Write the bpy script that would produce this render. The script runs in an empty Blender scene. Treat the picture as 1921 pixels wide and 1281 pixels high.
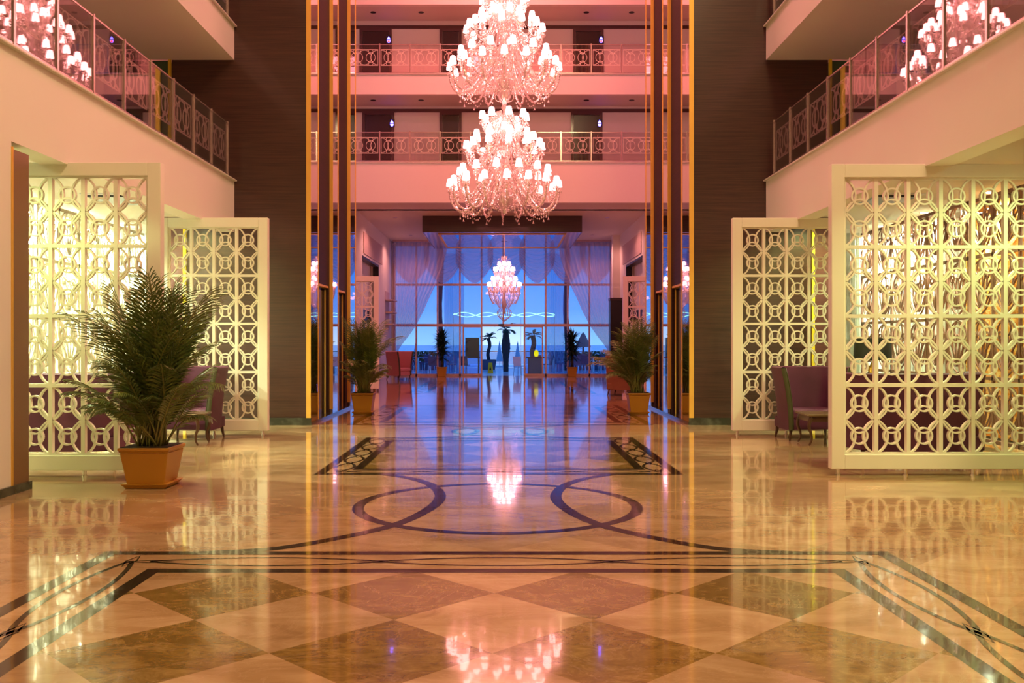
import bpy, math, random
from mathutils import Vector, Matrix
D = bpy.data; SC = bpy.context.scene; COL = SC.collection
PI = math.pi
random.seed(7)
# ------------------------------------------------------------------ camera, world, exposure
CH = 1.5; F = 1750.0; VX, VY = 943.0, 641.0
cam = D.cameras.new('camera'); camo = D.objects.new('camera', cam); COL.objects.link(camo)
camo.location = (0, 0, CH); camo.rotation_euler = (PI/2, 0, 0)
cam.sensor_width = 36; cam.lens = 36*F/1921.0
cam.shift_x = (960.5-VX)/1921.0; cam.shift_y = (VY-640.5)/1921.0
cam.clip_end = 600
SC.camera = camo
SC.view_settings.view_transform = 'Standard'; SC.view_settings.look = 'None'
SC.view_settings.exposure = 0.0; SC.view_settings.gamma = 1; SC.view_settings.use_curve_mapping = False
w = D.worlds.new('dusk_sky'); SC.world = w; w.use_nodes = True
nt = w.node_tree; nt.nodes.clear()
def N(nt, t, **k):
    n = nt.nodes.new(t)
    for a, b in k.items(): setattr(n, a, b)
    return n
o_ = N(nt, 'ShaderNodeOutputWorld'); bg = N(nt, 'ShaderNodeBackground'); rp = N(nt, 'ShaderNodeValToRGB')
tc = N(nt, 'ShaderNodeTexCoord'); sx = N(nt, 'ShaderNodeSeparateXYZ')
nt.links.new(tc.outputs['Generated'], sx.inputs[0]); nt.links.new(sx.outputs['Z'], rp.inputs[0])
nt.links.new(rp.outputs[0], bg.inputs[0]); nt.links.new(bg.outputs[0], o_.inputs[0])
e = rp.color_ramp.elements
e[0].position = 0.0; e[0].color = (.44, .64, .95, 1)
e[1].position = .35; e[1].color = (.03, .15, .62, 1)
k_ = e.new(.035); k_.color = (.21, .40, .92, 1)
k_ = e.new(.09); k_.color = (.07, .27, .85, 1)
bg.inputs[1].default_value = 1.55

def at(px, py, y):            # photo pixel + true depth -> point in the hall
    return ((px-VX)*y/F, y, CH+(VY-py)*y/F)
AX = -0.045                   # axis of the hall

# ------------------------------------------------------------------ materials
def srgb(r, g, b):
    f = lambda c: ((c/255)/12.92 if c/255 <= .04045 else ((c/255+.055)/1.055)**2.4)
    return (f(r), f(g), f(b), 1)
def mat(name, col, rough=.5, metal=0, spec=.5, bump=None, var=None, coat=0, emis=None, es=0, trans=0):
    m = D.materials.new(name); m.use_nodes = True; t = m.node_tree
    b = t.nodes['Principled BSDF']
    b.inputs['Base Color'].default_value = (*col[:3], 1); b.inputs['Roughness'].default_value = rough
    b.inputs['Metallic'].default_value = metal; b.inputs['Specular IOR Level'].default_value = spec
    b.inputs['Coat Weight'].default_value = coat; b.inputs['Coat Roughness'].default_value = .03
    b.inputs['Transmission Weight'].default_value = trans
    if emis: b.inputs['Emission Color'].default_value = (*emis[:3], 1); b.inputs['Emission Strength'].default_value = es
    tcn = N(t, 'ShaderNodeTexCoord')
    if var:                    # (scale xyz, noise scale, colour2, contrast)
        sc, ns, c2, lo, hi = var
        mp = N(t, 'ShaderNodeMapping'); mp.inputs['Scale'].default_value = sc
        no = N(t, 'ShaderNodeTexNoise'); no.inputs['Scale'].default_value = ns; no.inputs['Detail'].default_value = 5
        cr = N(t, 'ShaderNodeValToRGB'); cr.color_ramp.elements[0].position = lo; cr.color_ramp.elements[1].position = hi
        cr.color_ramp.elements[0].color = (*col[:3], 1); cr.color_ramp.elements[1].color = (*c2[:3], 1)
        t.links.new(tcn.outputs['Object'], mp.inputs[0]); t.links.new(mp.outputs[0], no.inputs[0])
        t.links.new(no.outputs[0], cr.inputs[0]); t.links.new(cr.outputs[0], b.inputs['Base Color'])
    if bump:
        ns, st, di = bump
        no = N(t, 'ShaderNodeTexNoise'); no.inputs['Scale'].default_value = ns
        bp = N(t, 'ShaderNodeBump'); bp.inputs['Strength'].default_value = st; bp.inputs['Distance'].default_value = di
        t.links.new(tcn.outputs['Object'], no.inputs[0]); t.links.new(no.outputs[0], bp.inputs['Height'])
        t.links.new(bp.outputs[0], b.inputs['Normal'])
    return m
M = {}
M['wall'] = mat('painted_plaster', (.83, .78, .71), .55, bump=(60, .04, .01))
M['ceil'] = mat('ceiling_paint', (.74, .68, .60), .6)
M['slabcap'] = mat('stone_coping', (.70, .66, .58), .3)
M['screen'] = mat('cream_lacquer', (.82, .78, .66), .35)
M['plinth'] = mat('dark_green_marble', (.035, .04, .03), .12, var=((1, 1, 1), 6, (.09, .10, .08), .45, .75))
M['chrome'] = mat('chrome', (.75, .75, .75), .12, 1)
M['brass'] = mat('polished_brass', (.90, .55, .10), .28, 1)
M['brassd'] = mat('brushed_brass', (.82, .50, .09), .5, .55)
M['mirror'] = mat('mirror_panel', (.55, .50, .52), .02, 1)
M['lift'] = mat('bronze_lift_door', (.035, .030, .024), .14, .2)
M['black'] = mat('black_frame', (.012, .010, .010), .35)
M['terra'] = mat('terracotta_plastic', (.47, .22, .012), .5)
M['soil'] = mat('soil', (.03, .018, .01), .95, bump=(40, .6, .02))
M['leaf'] = mat('palm_leaf', (.06, .115, .022), .42, var=((1, 1, 1), 8, (.17, .22, .04), .35, .7))
M['yucca'] = mat('yucca_leaf', (.015, .035, .012), .5)
M['stem'] = mat('palm_stem', (.16, .20, .035), .5, var=((1, 1, 1), 6, (.24, .20, .05), .4, .7))
M['bark'] = mat('palm_bark', (.06, .05, .05), .9, bump=(14, .8, .03))
M['purple'] = mat('purple_velvet', (.072, .009, .036), .6, var=((1, 1, 1), 3, (.11, .015, .056), .3, .8))
M['greentrim'] = mat('olive_piping', (.05, .045, .012), .6)
M['walnut'] = mat('walnut_legs', (.07, .028, .012), .3)
M['tabletop'] = mat('polished_table_wood', (.16, .10, .05), .15)
M['pinkfab'] = mat('rose_brocade', (.55, .20, .22), .6)
M['brownfab'] = mat('brown_leather', (.22, .09, .04), .45)
M['lampblack'] = mat('black_lamp_shade', (.012, .010, .008), .6)
M['orange'] = mat('orange_damask', (.75, .32, .05), .6, var=((1, 1, 1), 14, (.85, .60, .25), .48, .54))
M['mauve'] = mat('mauve_metal_grille', (.26, .13, .10), .5)
M['whitegr'] = mat('white_metal_grille', (.75, .66, .56), .4)
M['alu'] = mat('rose_aluminium_mullion', (.62, .42, .40), .3, .3)
M['post'] = mat('steel_baluster', (.62, .50, .47), .22, .9)
M['lat'] = mat('painted_iron_lattice', (.86, .76, .64), .4)
M['deck'] = mat('pale_terrace_stone', (.80, .80, .80), .2)
M['sea'] = mat('sea_water', (.55, .72, .85), .12)
M['pool'] = mat('pool_water', (.25, .60, .80), .05)
M['bluedk'] = mat('terrace_chair_plastic', (.10, .11, .16), .4)
M['whitepl'] = mat('white_plastic', (.75, .75, .80), .4)
M['umb'] = mat('umbrella_canvas', (.55, .60, .66), .8)
M['yellow'] = mat('yellow_sign_plastic', (.85, .75, .02), .4)
M['red'] = mat('red_trim', (.35, .02, .02), .4)
M['greenwall'] = mat('green_lit_panel', (.05, .12, .05), .4)
M['ivory'] = mat('ivory_frieze', (.60, .45, .40), .5, bump=(22, .6, .02))
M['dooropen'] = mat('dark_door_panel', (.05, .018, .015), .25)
def wood_mat(name, c1, c2, rough, horiz=True):
    m = D.materials.new(name); m.use_nodes = True; t = m.node_tree; b = t.nodes['Principled BSDF']
    tcn = N(t, 'ShaderNodeTexCoord'); mp = N(t, 'ShaderNodeMapping')
    mp.inputs['Scale'].default_value = (.35, .35, 14) if horiz else (8, 8, .4)
    no = N(t, 'ShaderNodeTexNoise'); no.inputs['Scale'].default_value = 3.2; no.inputs['Detail'].default_value = 8; no.inputs['Roughness'].default_value = .65
    cr = N(t, 'ShaderNodeValToRGB'); cr.color_ramp.elements[0].position = .35; cr.color_ramp.elements[1].position = .72
    cr.color_ramp.elements[0].color = (*c1, 1); cr.color_ramp.elements[1].color = (*c2, 1)
    t.links.new(tcn.outputs['Object'], mp.inputs[0]); t.links.new(mp.outputs[0], no.inputs[0]); t.links.new(no.outputs[0], cr.inputs[0])
    t.links.new(cr.outputs[0], b.inputs['Base Color']); b.inputs['Roughness'].default_value = rough
    b.inputs['Coat Weight'].default_value = .35; b.inputs['Coat Roughness'].default_value = .08
    return m
M['wood'] = wood_mat('dark_veneer', (.027, .009, .007), (.072, .027, .018), .34)
M['woodm'] = wood_mat('matt_dark_veneer', (.016, .006, .005), (.042, .014, .010), .6)
M['woodm'].node_tree.nodes['Principled BSDF'].inputs['Coat Weight'].default_value = 0
M['woodm'].node_tree.nodes['Principled BSDF'].inputs['Specular IOR Level'].default_value = .2
M['wood2'] = wood_mat('corridor_door_veneer', (.07, .02, .018), (.12, .035, .03), .4)

def glass_mat(name, tint, refl=1.0, r0=.05):
    # thin pane: Schlick reflectance from the absolute facing angle, so both faces of the pane behave alike
    m = D.materials.new(name); m.use_nodes = True; t = m.node_tree; t.nodes.clear(); L = t.links
    o = N(t, 'ShaderNodeOutputMaterial'); mx = N(t, 'ShaderNodeMixShader'); tr = N(t, 'ShaderNodeBsdfTransparent'); gl = N(t, 'ShaderNodeBsdfGlossy')
    tr.inputs[0].default_value = (*tint, 1); gl.inputs['Roughness'].default_value = 0.0
    ge = N(t, 'ShaderNodeNewGeometry'); dp = N(t, 'ShaderNodeVectorMath', operation='DOT_PRODUCT'); ab = N(t, 'ShaderNodeMath', operation='ABSOLUTE')
    iv = N(t, 'ShaderNodeMath', operation='SUBTRACT'); iv.inputs[0].default_value = 1; pw = N(t, 'ShaderNodeMath', operation='POWER'); pw.inputs[1].default_value = 5
    ma = N(t, 'ShaderNodeMath', operation='MULTIPLY_ADD'); ma.inputs[1].default_value = (1-r0)*refl; ma.inputs[2].default_value = r0*refl; ma.use_clamp = True
    L.new(ge.outputs['Normal'], dp.inputs[0]); L.new(ge.outputs['Incoming'], dp.inputs[1]); L.new(dp.outputs['Value'], ab.inputs[0])
    L.new(ab.outputs[0], iv.inputs[1]); L.new(iv.outputs[0], pw.inputs[0]); L.new(pw.outputs[0], ma.inputs[0]); L.new(ma.outputs[0], mx.inputs[0])
    L.new(tr.outputs[0], mx.inputs[1]); L.new(gl.outputs[0], mx.inputs[2]); L.new(mx.outputs[0], o.inputs[0])
    return m
M['glass'] = glass_mat('window_glass', (.66, .84, .985), 1.1)
M['tint'] = glass_mat('tinted_balustrade_glass', (.86, .79, .83), 1.5, .09)
M['tint2'] = glass_mat('clear_balustrade_glass', (.92, .87, .87), .8)
def sheer(name, col, tr_amt, glow=.5):
    m = D.materials.new(name); m.use_nodes = True; t = m.node_tree; t.nodes.clear()
    o = N(t, 'ShaderNodeOutputMaterial'); mx = N(t, 'ShaderNodeMixShader'); tr = N(t, 'ShaderNodeBsdfTransparent')
    m2 = N(t, 'ShaderNodeMixShader'); df = N(t, 'ShaderNodeBsdfDiffuse'); tl = N(t, 'ShaderNodeBsdfTranslucent')
    df.inputs[0].default_value = (*col, 1); tl.inputs[0].default_value = (*col, 1); m2.inputs[0].default_value = glow
    mx.inputs[0].default_value = 1-tr_amt
    t.links.new(df.outputs[0], m2.inputs[1]); t.links.new(tl.outputs[0], m2.inputs[2])
    t.links.new(tr.outputs[0], mx.inputs[1]); t.links.new(m2.outputs[0], mx.inputs[2]); t.links.new(mx.outputs[0], o.inputs[0])
    return m
M['sheer'] = sheer('sheer_voile', (.82, .68, .68), .36)
M['voile'] = sheer('white_voile', (.86, .86, .80), .0, .3)
def emit(name, col, s):
    m = D.materials.new(name); m.use_nodes = True; t = m.node_tree; t.nodes.clear()
    o = N(t, 'ShaderNodeOutputMaterial'); e = N(t, 'ShaderNodeEmission'); e.inputs[0].default_value = (*col, 1); e.inputs[1].default_value = s
    t.links.new(e.outputs[0], o.inputs[0]); return m
M['shade'] = emit('lit_lamp_shade', (1, .31, .29), 15)
M['shade2'] = emit('lit_small_shade', (1, .36, .42), 17)
M['spot'] = emit('downlight_lens', (.95, 1, .70), 60)
M['blue'] = emit('blue_indicator', (.12, .08, 1), 14)
M['redled'] = emit('red_indicator', (1, .05, .02), 6)
M['reflection_glow'] = emit('green_white_reflection', (.55, 1, .65), 3)  # glow standing in for bar lighting reflected in the glazing
M['ylamp'] = emit('yellow_lamp', (1, .36, .0), 5)
def crystal():
    m = D.materials.new('cut_crystal'); m.use_nodes = True; t = m.node_tree; t.nodes.clear()
    o = N(t, 'ShaderNodeOutputMaterial'); a = N(t, 'ShaderNodeMixShader'); b = N(t, 'ShaderNodeMixShader'); c = N(t, 'ShaderNodeMixShader')
    gl = N(t, 'ShaderNodeBsdfGlossy'); tr = N(t, 'ShaderNodeBsdfTransparent'); tl = N(t, 'ShaderNodeBsdfTranslucent'); df = N(t, 'ShaderNodeBsdfDiffuse')
    gl.inputs['Roughness'].default_value = .12; gl.inputs[0].default_value = (1, .95, .93, 1)
    tr.inputs[0].default_value = (.95, .9, .9, 1); tl.inputs[0].default_value = (.88, .80, .77, 1); df.inputs[0].default_value = (.88, .80, .77, 1)
    a.inputs[0].default_value = .5; b.inputs[0].default_value = .42; c.inputs[0].default_value = .15
    t.links.new(df.outputs[0], a.inputs[1]); t.links.new(tl.outputs[0], a.inputs[2])
    t.links.new(a.outputs[0], b.inputs[1]); t.links.new(gl.outputs[0], b.inputs[2])
    t.links.new(b.outputs[0], c.inputs[1]); t.links.new(tr.outputs[0], c.inputs[2]); t.links.new(c.outputs[0], o.inputs[0])
    return m
M['crystal'] = crystal()

# polished stone for the floor
def stone(name, kind):
    m = D.materials.new(name); m.use_nodes = True; t = m.node_tree; L = t.links; b = t.nodes['Principled BSDF']
    tcn = N(t, 'ShaderNodeTexCoord')
    def noise(scale, detail, sc=(1, 1, 1), rough=.6, dist=0):
        mp = N(t, 'ShaderNodeMapping'); mp.inputs['Scale'].default_value = sc; mp.inputs['Rotation'].default_value = (0, 0, .35)
        n = N(t, 'ShaderNodeTexNoise'); n.inputs['Scale'].default_value = scale; n.inputs['Detail'].default_value = detail
        n.inputs['Roughness'].default_value = rough; n.inputs['Distortion'].default_value = dist
        L.new(tcn.outputs['Object'], mp.inputs[0]); L.new(mp.outputs[0], n.inputs[0]); return n
    def ramp(src, stops):
        r = N(t, 'ShaderNodeValToRGB'); es = r.color_ramp.elements
        es[0].position, es[0].color = stops[0][0], (*stops[0][1], 1); es[1].position, es[1].color = stops[-1][0], (*stops[-1][1], 1)
        for p, c in stops[1:-1]: q = es.new(p); q.color = (*c, 1)
        L.new(src, r.inputs[0]); return r
    light = ramp(noise(1.6, 10, (1, 2.2, 1), .62, .8).outputs[0], [(.3, (.31, .19, .085)), (.5, (.43, .285, .145)), (.72, (.56, .41, .24))])
    dark = ramp(noise(5, 12, (1, 1.6, 1), .75, 1.2).outputs[0], [(.30, (.13, .075, .017)), (.5, (.215, .135, .034)), (.70, (.36, .245, .08))])
    veinr = ramp(noise(1.1, 6, (1, 1, 1), .7, 2.5).outputs[0], [(.485, (0, 0, 0)), (.50, (1, 1, 1)), (.515, (0, 0, 0))])
    if kind == 'line':
        c = ramp(noise(7, 8).outputs[0], [(.3, (.016, .009, .007)), (.75, (.050, .028, .022))]); out = c.outputs[0]
    else:
        # diagonal checker cells
        mp = N(t, 'ShaderNodeMapping'); mp.vector_type = 'POINT'
        Dg = 1.075; s = math.sqrt(2)/Dg
        mp.inputs['Location'].default_value = (0, 0, .5); mp.inputs['Rotation'].default_value = (0, 0, PI/4)
        sub = N(t, 'ShaderNodeVectorMath', operation='SUBTRACT'); sub.inputs[1].default_value = (-.5875, 5.03, 0)
        L.new(tcn.outputs['Object'], sub.inputs[0]); mp.inputs['Scale'].default_value = (1, 1, 0); L.new(sub.outputs[0], mp.inputs[0])
        scl = N(t, 'ShaderNodeVectorMath', operation='MULTIPLY'); scl.inputs[1].default_value = (s, s, 1); L.new(mp.outputs[0], scl.inputs[0])
        ck = N(t, 'ShaderNodeTexChecker'); ck.inputs['Scale'].default_value = 1; L.new(scl.outputs[0], ck.inputs['Vector'])
        fl = N(t, 'ShaderNodeVectorMath', operation='FLOOR'); L.new(scl.outputs[0], fl.inputs[0])
        wn = N(t, 'ShaderNodeTexWhiteNoise'); L.new(fl.outputs[0], wn.inputs['Vector'])
        vr = N(t, 'ShaderNodeMapRange'); vr.inputs['To Min'].default_value = .86; vr.inputs['To Max'].default_value = 1.14; L.new(wn.outputs['Value'], vr.inputs['Value'])
        # joints
        fr = N(t, 'ShaderNodeVectorMath', operation='FRACTION'); L.new(scl.outputs[0], fr.inputs[0])
        sp = N(t, 'ShaderNodeSeparateXYZ'); L.new(fr.outputs[0], sp.inputs[0])
        if kind == 'checker':
            mxc = N(t, 'ShaderNodeMix', data_type='RGBA'); L.new(ck.outputs['Fac'], mxc.inputs[0])
            L.new(light.outputs[0], mxc.inputs[6]); L.new(dark.outputs[0], mxc.inputs[7]); base = mxc.outputs[2]
        else: base = light.outputs[0]
        mv = N(t, 'ShaderNodeMix', data_type='RGBA', blend_type='MIX'); vm = N(t, 'ShaderNodeMath', operation='MULTIPLY'); vm.inputs[1].default_value = .16
        L.new(veinr.outputs[0], vm.inputs[0]); L.new(vm.outputs[0], mv.inputs[0]); L.new(base, mv.inputs[6]); mv.inputs[7].default_value = (.72, .55, .36, 1)
        mm = N(t, 'ShaderNodeMix', data_type='RGBA', blend_type='MULTIPLY'); mm.inputs[0].default_value = 1
        L.new(mv.outputs[2], mm.inputs[6]); L.new(vr.outputs[0], mm.inputs[7]); out = mm.outputs[2]
    L.new(out, b.inputs['Base Color']); b.inputs['Roughness'].default_value = .09; b.inputs['Specular IOR Level'].default_value = .5
    b.inputs['Coat Weight'].default_value = .35; b.inputs['Coat Roughness'].default_value = .02; b.inputs['Coat IOR'].default_value = 1.5
    wv = noise(1.7, 2, (.6, 1.8, 1)); bp = N(t, 'ShaderNodeBump'); bp.inputs['Strength'].default_value = .05; bp.inputs['Distance'].default_value = .02
    L.new(wv.outputs[0], bp.inputs['Height']); L.new(bp.outputs[0], b.inputs['Normal']); L.new(bp.outputs[0], b.inputs['Coat Normal'])
    return m
M['marble'] = stone('beige_marble', 'plain'); M['checker'] = stone('diamond_marble', 'checker'); M['inlay'] = stone('dark_marble_inlay', 'line')

# ------------------------------------------------------------------ mesh helpers
class MB:
    def __init__(s): s.v = []; s.f = []; s.m = []
    def add(s, vs, fs, m=0):
        o = len(s.v); s.v += [tuple(v) for v in vs]; s.f += [tuple(i+o for i in f) for f in fs]; s.m += [m]*len(fs); return s
    def box(s, x0, x1, y0, y1, z0, z1, m=0):
        return s.add([(x0, y0, z0), (x1, y0, z0), (x1, y1, z0), (x0, y1, z0), (x0, y0, z1), (x1, y0, z1), (x1, y1, z1), (x0, y1, z1)],
                     [(0, 3, 2, 1), (4, 5, 6, 7), (0, 1, 5, 4), (1, 2, 6, 5), (2, 3, 7, 6), (3, 0, 4, 7)], m)
    def frus(s, cx, cy, z0, z1, a0, b0, a1, b1, m=0):   # rectangular frustum
        return s.add([(cx-a0, cy-b0, z0), (cx+a0, cy-b0, z0), (cx+a0, cy+b0, z0), (cx-a0, cy+b0, z0),
                      (cx-a1, cy-b1, z1), (cx+a1, cy-b1, z1), (cx+a1, cy+b1, z1), (cx-a1, cy+b1, z1)],
                     [(0, 3, 2, 1), (4, 5, 6, 7), (0, 1, 5, 4), (1, 2, 6, 5), (2, 3, 7, 6), (3, 0, 4, 7)], m)
    def tube(s, pts, r, n=8, closed=False, m=0):
        pts = [Vector(p) for p in pts]; L = len(pts); rs = r if isinstance(r, (list, tuple)) else [r]*L
        vs = []; u = None
        for i, p in enumerate(pts):
            a = pts[(i-1) % L] if (closed or i > 0) else p; b = pts[(i+1) % L] if (closed or i < L-1) else p
            t = (b-a).normalized() if (b-a).length > 1e-9 else Vector((0, 0, 1))
            if u is None:
                u = t.cross(Vector((0, 0, 1)))
                if u.length < .2: u = t.cross(Vector((0, 1, 0)))
            else:
                u = u-t*u.dot(t)
                if u.length < 1e-4: u = t.orthogonal()
            u.normalize(); w_ = t.cross(u).normalized()
            for k in range(n):
                an = 2*PI*k/n; vs.append(p+u*math.cos(an)*rs[i]+w_*math.sin(an)*rs[i])
        fs = []
        for i in range(L if closed else L-1):
            j = (i+1) % L
            for k in range(n): fs.append((i*n+k, i*n+(k+1) % n, j*n+(k+1) % n, j*n+k))
        if not closed: fs += [tuple(range(n-1, -1, -1)), tuple((L-1)*n+k for k in range(n))]
        return s.add(vs, fs, m)
    def lathe(s, prof, n=16, c=(0, 0, 0), m=0):
        vs = []; fs = []
        for r, z in prof:
            for k in range(n): a = 2*PI*k/n; vs.append((c[0]+r*math.cos(a), c[1]+r*math.sin(a), c[2]+z))
        for i in range(len(prof)-1):
            for k in range(n): fs.append((i*n+k, i*n+(k+1) % n, (i+1)*n+(k+1) % n, (i+1)*n+k))
        fs += [tuple(range(n-1, -1, -1)), tuple((len(prof)-1)*n+k for k in range(n))]
        return s.add(vs, fs, m)
    def ribbon(s, pts, w_, t0, t1, fn, closed=False, m=0):  # 2D path, width, extruded from t0 to t1; fn(a,b,t)->xyz
        L = len(pts); vs = []
        for i in range(L):
            a = pts[(i-1) % L] if (closed or i > 0) else pts[i]; b = pts[(i+1) % L] if (closed or i < L-1) else pts[i]
            dx, dy = b[0]-a[0], b[1]-a[1]; l = math.hypot(dx, dy) or 1; nx, ny = -dy/l*w_/2, dx/l*w_/2
            x, y = pts[i]
            vs += [fn(x+nx, y+ny, t0), fn(x-nx, y-ny, t0), fn(x-nx, y-ny, t1), fn(x+nx, y+ny, t1)]
        fs = []
        flat = abs(t1-t0) < 1e-9
        for i in range(L if closed else L-1):
            j = (i+1) % L
            for k in ([0] if flat else range(4)): fs.append((i*4+k, i*4+(k+1) % 4, j*4+(k+1) % 4, j*4+k))
        if not closed and not flat: fs += [(3, 2, 1, 0), tuple((L-1)*4+k for k in range(4))]
        return s.add(vs, fs, m)
    def grid(s, fn, nu, nv, m=0):
        vs = [fn(i/nu, j/nv) for j in range(nv+1) for i in range(nu+1)]
        fs = [(j*(nu+1)+i, j*(nu+1)+i+1, (j+1)*(nu+1)+i+1, (j+1)*(nu+1)+i) for j in range(nv) for i in range(nu)]
        return s.add(vs, fs, m)
    def mesh(s, name, mats, smooth=False):
        me = D.meshes.new(name); me.from_pydata(s.v, [], s.f)
        for x in (mats if isinstance(mats, (list, tuple)) else [mats]): me.materials.append(M[x] if isinstance(x, str) else x)
        me.polygons.foreach_set('material_index', s.m)
        if smooth: me.polygons.foreach_set('use_smooth', [True]*len(s.f))
        me.update(); return me
    def build(s, name, mats, parent=None, smooth=False, bevel=0):
        o = D.objects.new(name, s.mesh(name, mats, smooth)); COL.objects.link(o)
        if parent: o.parent = parent
        if bevel:
            b = o.modifiers.new('bevel', 'BEVEL'); b.width = bevel; b.segments = 2; b.limit_method = 'ANGLE'
        return o
def thing(name, label, cat, loc=(0, 0, 0), rz=0, group=None):
    o = D.objects.new(name, None); COL.objects.link(o); o.location = loc; o.rotation_euler = (0, 0, rz); o.empty_display_size = .1
    o['label'] = label; o['category'] = cat
    if group: o['group'] = group
    return o
def tag(o, label, cat, group=None):
    o['label'] = label; o['category'] = cat
    if group: o['group'] = group
    return o
def struct(o, label=None, cat=None):
    o['kind'] = 'structure'
    if label: o['label'] = label
    if cat: o['category'] = cat
    return o
def dup(root, loc, rz=0, label=None):
    def cp(o, par):
        c = o.copy(); COL.objects.link(c); c.parent = par
        for ch in list(o.children): cp(ch, c)
        return c
    r = cp(root, None); r.location = loc; r.rotation_euler = (0, 0, rz)
    if label: r['label'] = label
    return r
def inst(me, name, parent, mtx):
    o = D.objects.new(name, me); COL.objects.link(o); o.parent = parent; o.matrix_local = mtx; return o
def cr(pts, n=8, closed=False):    # Catmull-Rom
    out = []; L = len(pts)
    P = lambda i: pts[i % L] if closed else pts[max(0, min(L-1, i))]
    for i in range(L if closed else L-1):
        p0, p1, p2, p3 = P(i-1), P(i), P(i+1), P(i+2)
        for k in range(n):
            t = k/n; out.append(tuple(.5*((2*b)+(-a+c)*t+(2*a-5*b+4*c-d)*t*t+(-a+3*b-3*c+d)*t**3) for a, b, c, d in zip(p0, p1, p2, p3)))
    if not closed: out.append(tuple(pts[-1]))
    return out
def area(name, parent, loc, rot, size, col, power, sy=None, spread=None):
    l = D.lights.new(name, 'AREA'); l.color = col; l.energy = power; l.size = size
    if sy: l.shape = 'RECTANGLE'; l.size_y = sy
    if spread: l.spread = spread
    o = D.objects.new(name, l); COL.objects.link(o); o.location = loc; o.rotation_euler = rot
    if parent: o.parent = parent
    return o
def point(name, parent, loc, col, power, r=.1):
    l = D.lights.new(name, 'POINT'); l.color = col; l.energy = power; l.shadow_soft_size = r
    o = D.objects.new(name, l); COL.objects.link(o); o.location = loc
    if parent: o.parent = parent
    return o
def spot(name, parent, loc, rot, col, power, ang=1.2, r=.05, blend=.6):
    l = D.lights.new(name, 'SPOT'); l.color = col; l.energy = power; l.spot_size = ang; l.shadow_soft_size = r; l.spot_blend = blend
    o = D.objects.new(name, l); COL.objects.link(o); o.location = loc; o.rotation_euler = rot
    if parent: o.parent = parent
    return o

# ------------------------------------------------------------------ added fill lights high in the atrium, out of view
ROOF = 15.0
def roof_fill_light(loc, size, col, power, label):
    t = thing('roof_fill_light', label, 'light', loc)
    MB().box(-size/2, size/2, -size/2, size/2, 0, .08).build('frame', 'whitepl', t)
    area('lamp', t, (0, 0, -.02), (0, 0, 0), size*.9, col, power)
WARM = (1, .72, .37); PINK = (1, .20, .19)
roof_fill_light((3.6, 3, ROOF-.1), 2.4, WARM, 1650, 'added unseen warm fill light above the near end of the atrium')
roof_fill_light((AX, 14.0, ROOF-.1), 3.0, (1, .28, .34), 720, 'added unseen rose-peach fill light above the middle of the atrium')
roof_fill_light((AX, 25.5, ROOF-.1), 3.0, PINK, 980, 'added unseen rose fill light beyond the big chandelier')

# ------------------------------------------------------------------ floor (marble with inlays, one mesh)
fl = MB()
Y0, Y1 = -9.0, 41.0
fl.box(-9.6, 9.6, Y0, Y1, -.2, 0, 0)
fx = lambda a, b, t: (a, b, t)
def rect_lines(xa, ya, xb, yb, w_, z=.0012):
    h = w_/2
    for p in ([(xa-h, ya), (xb+h, ya)], [(xa-h, yb), (xb+h, yb)], [(xa, ya+h), (xa, yb-h)], [(xb, ya+h), (xb, yb-h)]):
        fl.ribbon(p, w_, z, z, fx, m=2)
def wave_band(horizontal, c, a0, a1, per, amp, w_=.028, z=.0014):
    n = max(1, round((a1-a0)/per)); per = (a1-a0)/n
    for sgn in (1, -1):
        pts = []
        for i in range(n*24+1):
            a = a0+(a1-a0)*i/(n*24); ph = PI*(a-a0)/per
            v = sgn*amp*math.copysign(abs(math.sin(ph))**.75, math.sin(ph))
            pts.append((a, c+v) if horizontal else (c+v, a))
        fl.ribbon(pts, w_, z, z, fx, m=2)
    for k in range(n+1):     # little lozenges at the crossings
        a = a0+per*k; q = [(a-.16, c), (a, c+.035), (a+.16, c), (a, c-.035)]
        q = q if horizontal else [(y, x) for x, y in q]
        fl.ribbon(q, .018, z, z, fx, closed=True, m=2)
def quad(x0, x1, y0, y1, z, m): fl.add([(x0, y0, z), (x1, y0, z), (x1, y1, z), (x0, y1, z)], [(0, 1, 2, 3)], m)
# near square
quad(AX-2.24, AX+2.24, .4, 6.1, .0006, 1)
rect_lines(AX-2.25, .4, AX+2.25, 6.11, .1); rect_lines(AX-2.74, -.1, AX+2.74, 6.62, .1)
wave_band(True, 6.365, AX-2.36, AX+2.36, 1.57, .115)
for s in (-1, 1): wave_band(False, AX+s*2.495, .1, 6.38, 1.57, .12, .034)
# loops
def circ(cx, cy, r, w_, n=64, z=.0012): fl.ribbon([(cx+r*math.cos(2*PI*k/n), cy+r*math.sin(2*PI*k/n)) for k in range(n)], w_, z, z, fx, closed=True, m=2)
circ(AX, 8.57, 1.27, .105)
for s in (-1, 1):
    p = [(AX+s*a, b) for a, b in [(2.15, 6.62), (1.66, 6.74), (1.28, 7.05), (.85, 7.62), (.62, 8.35), (.56, 9.05), (.70, 9.75), (.97, 10.25), (1.32, 10.58)]]
    fl.ribbon(cr(p, 8), .11, .0013, .0013, fx, m=2)
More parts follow.
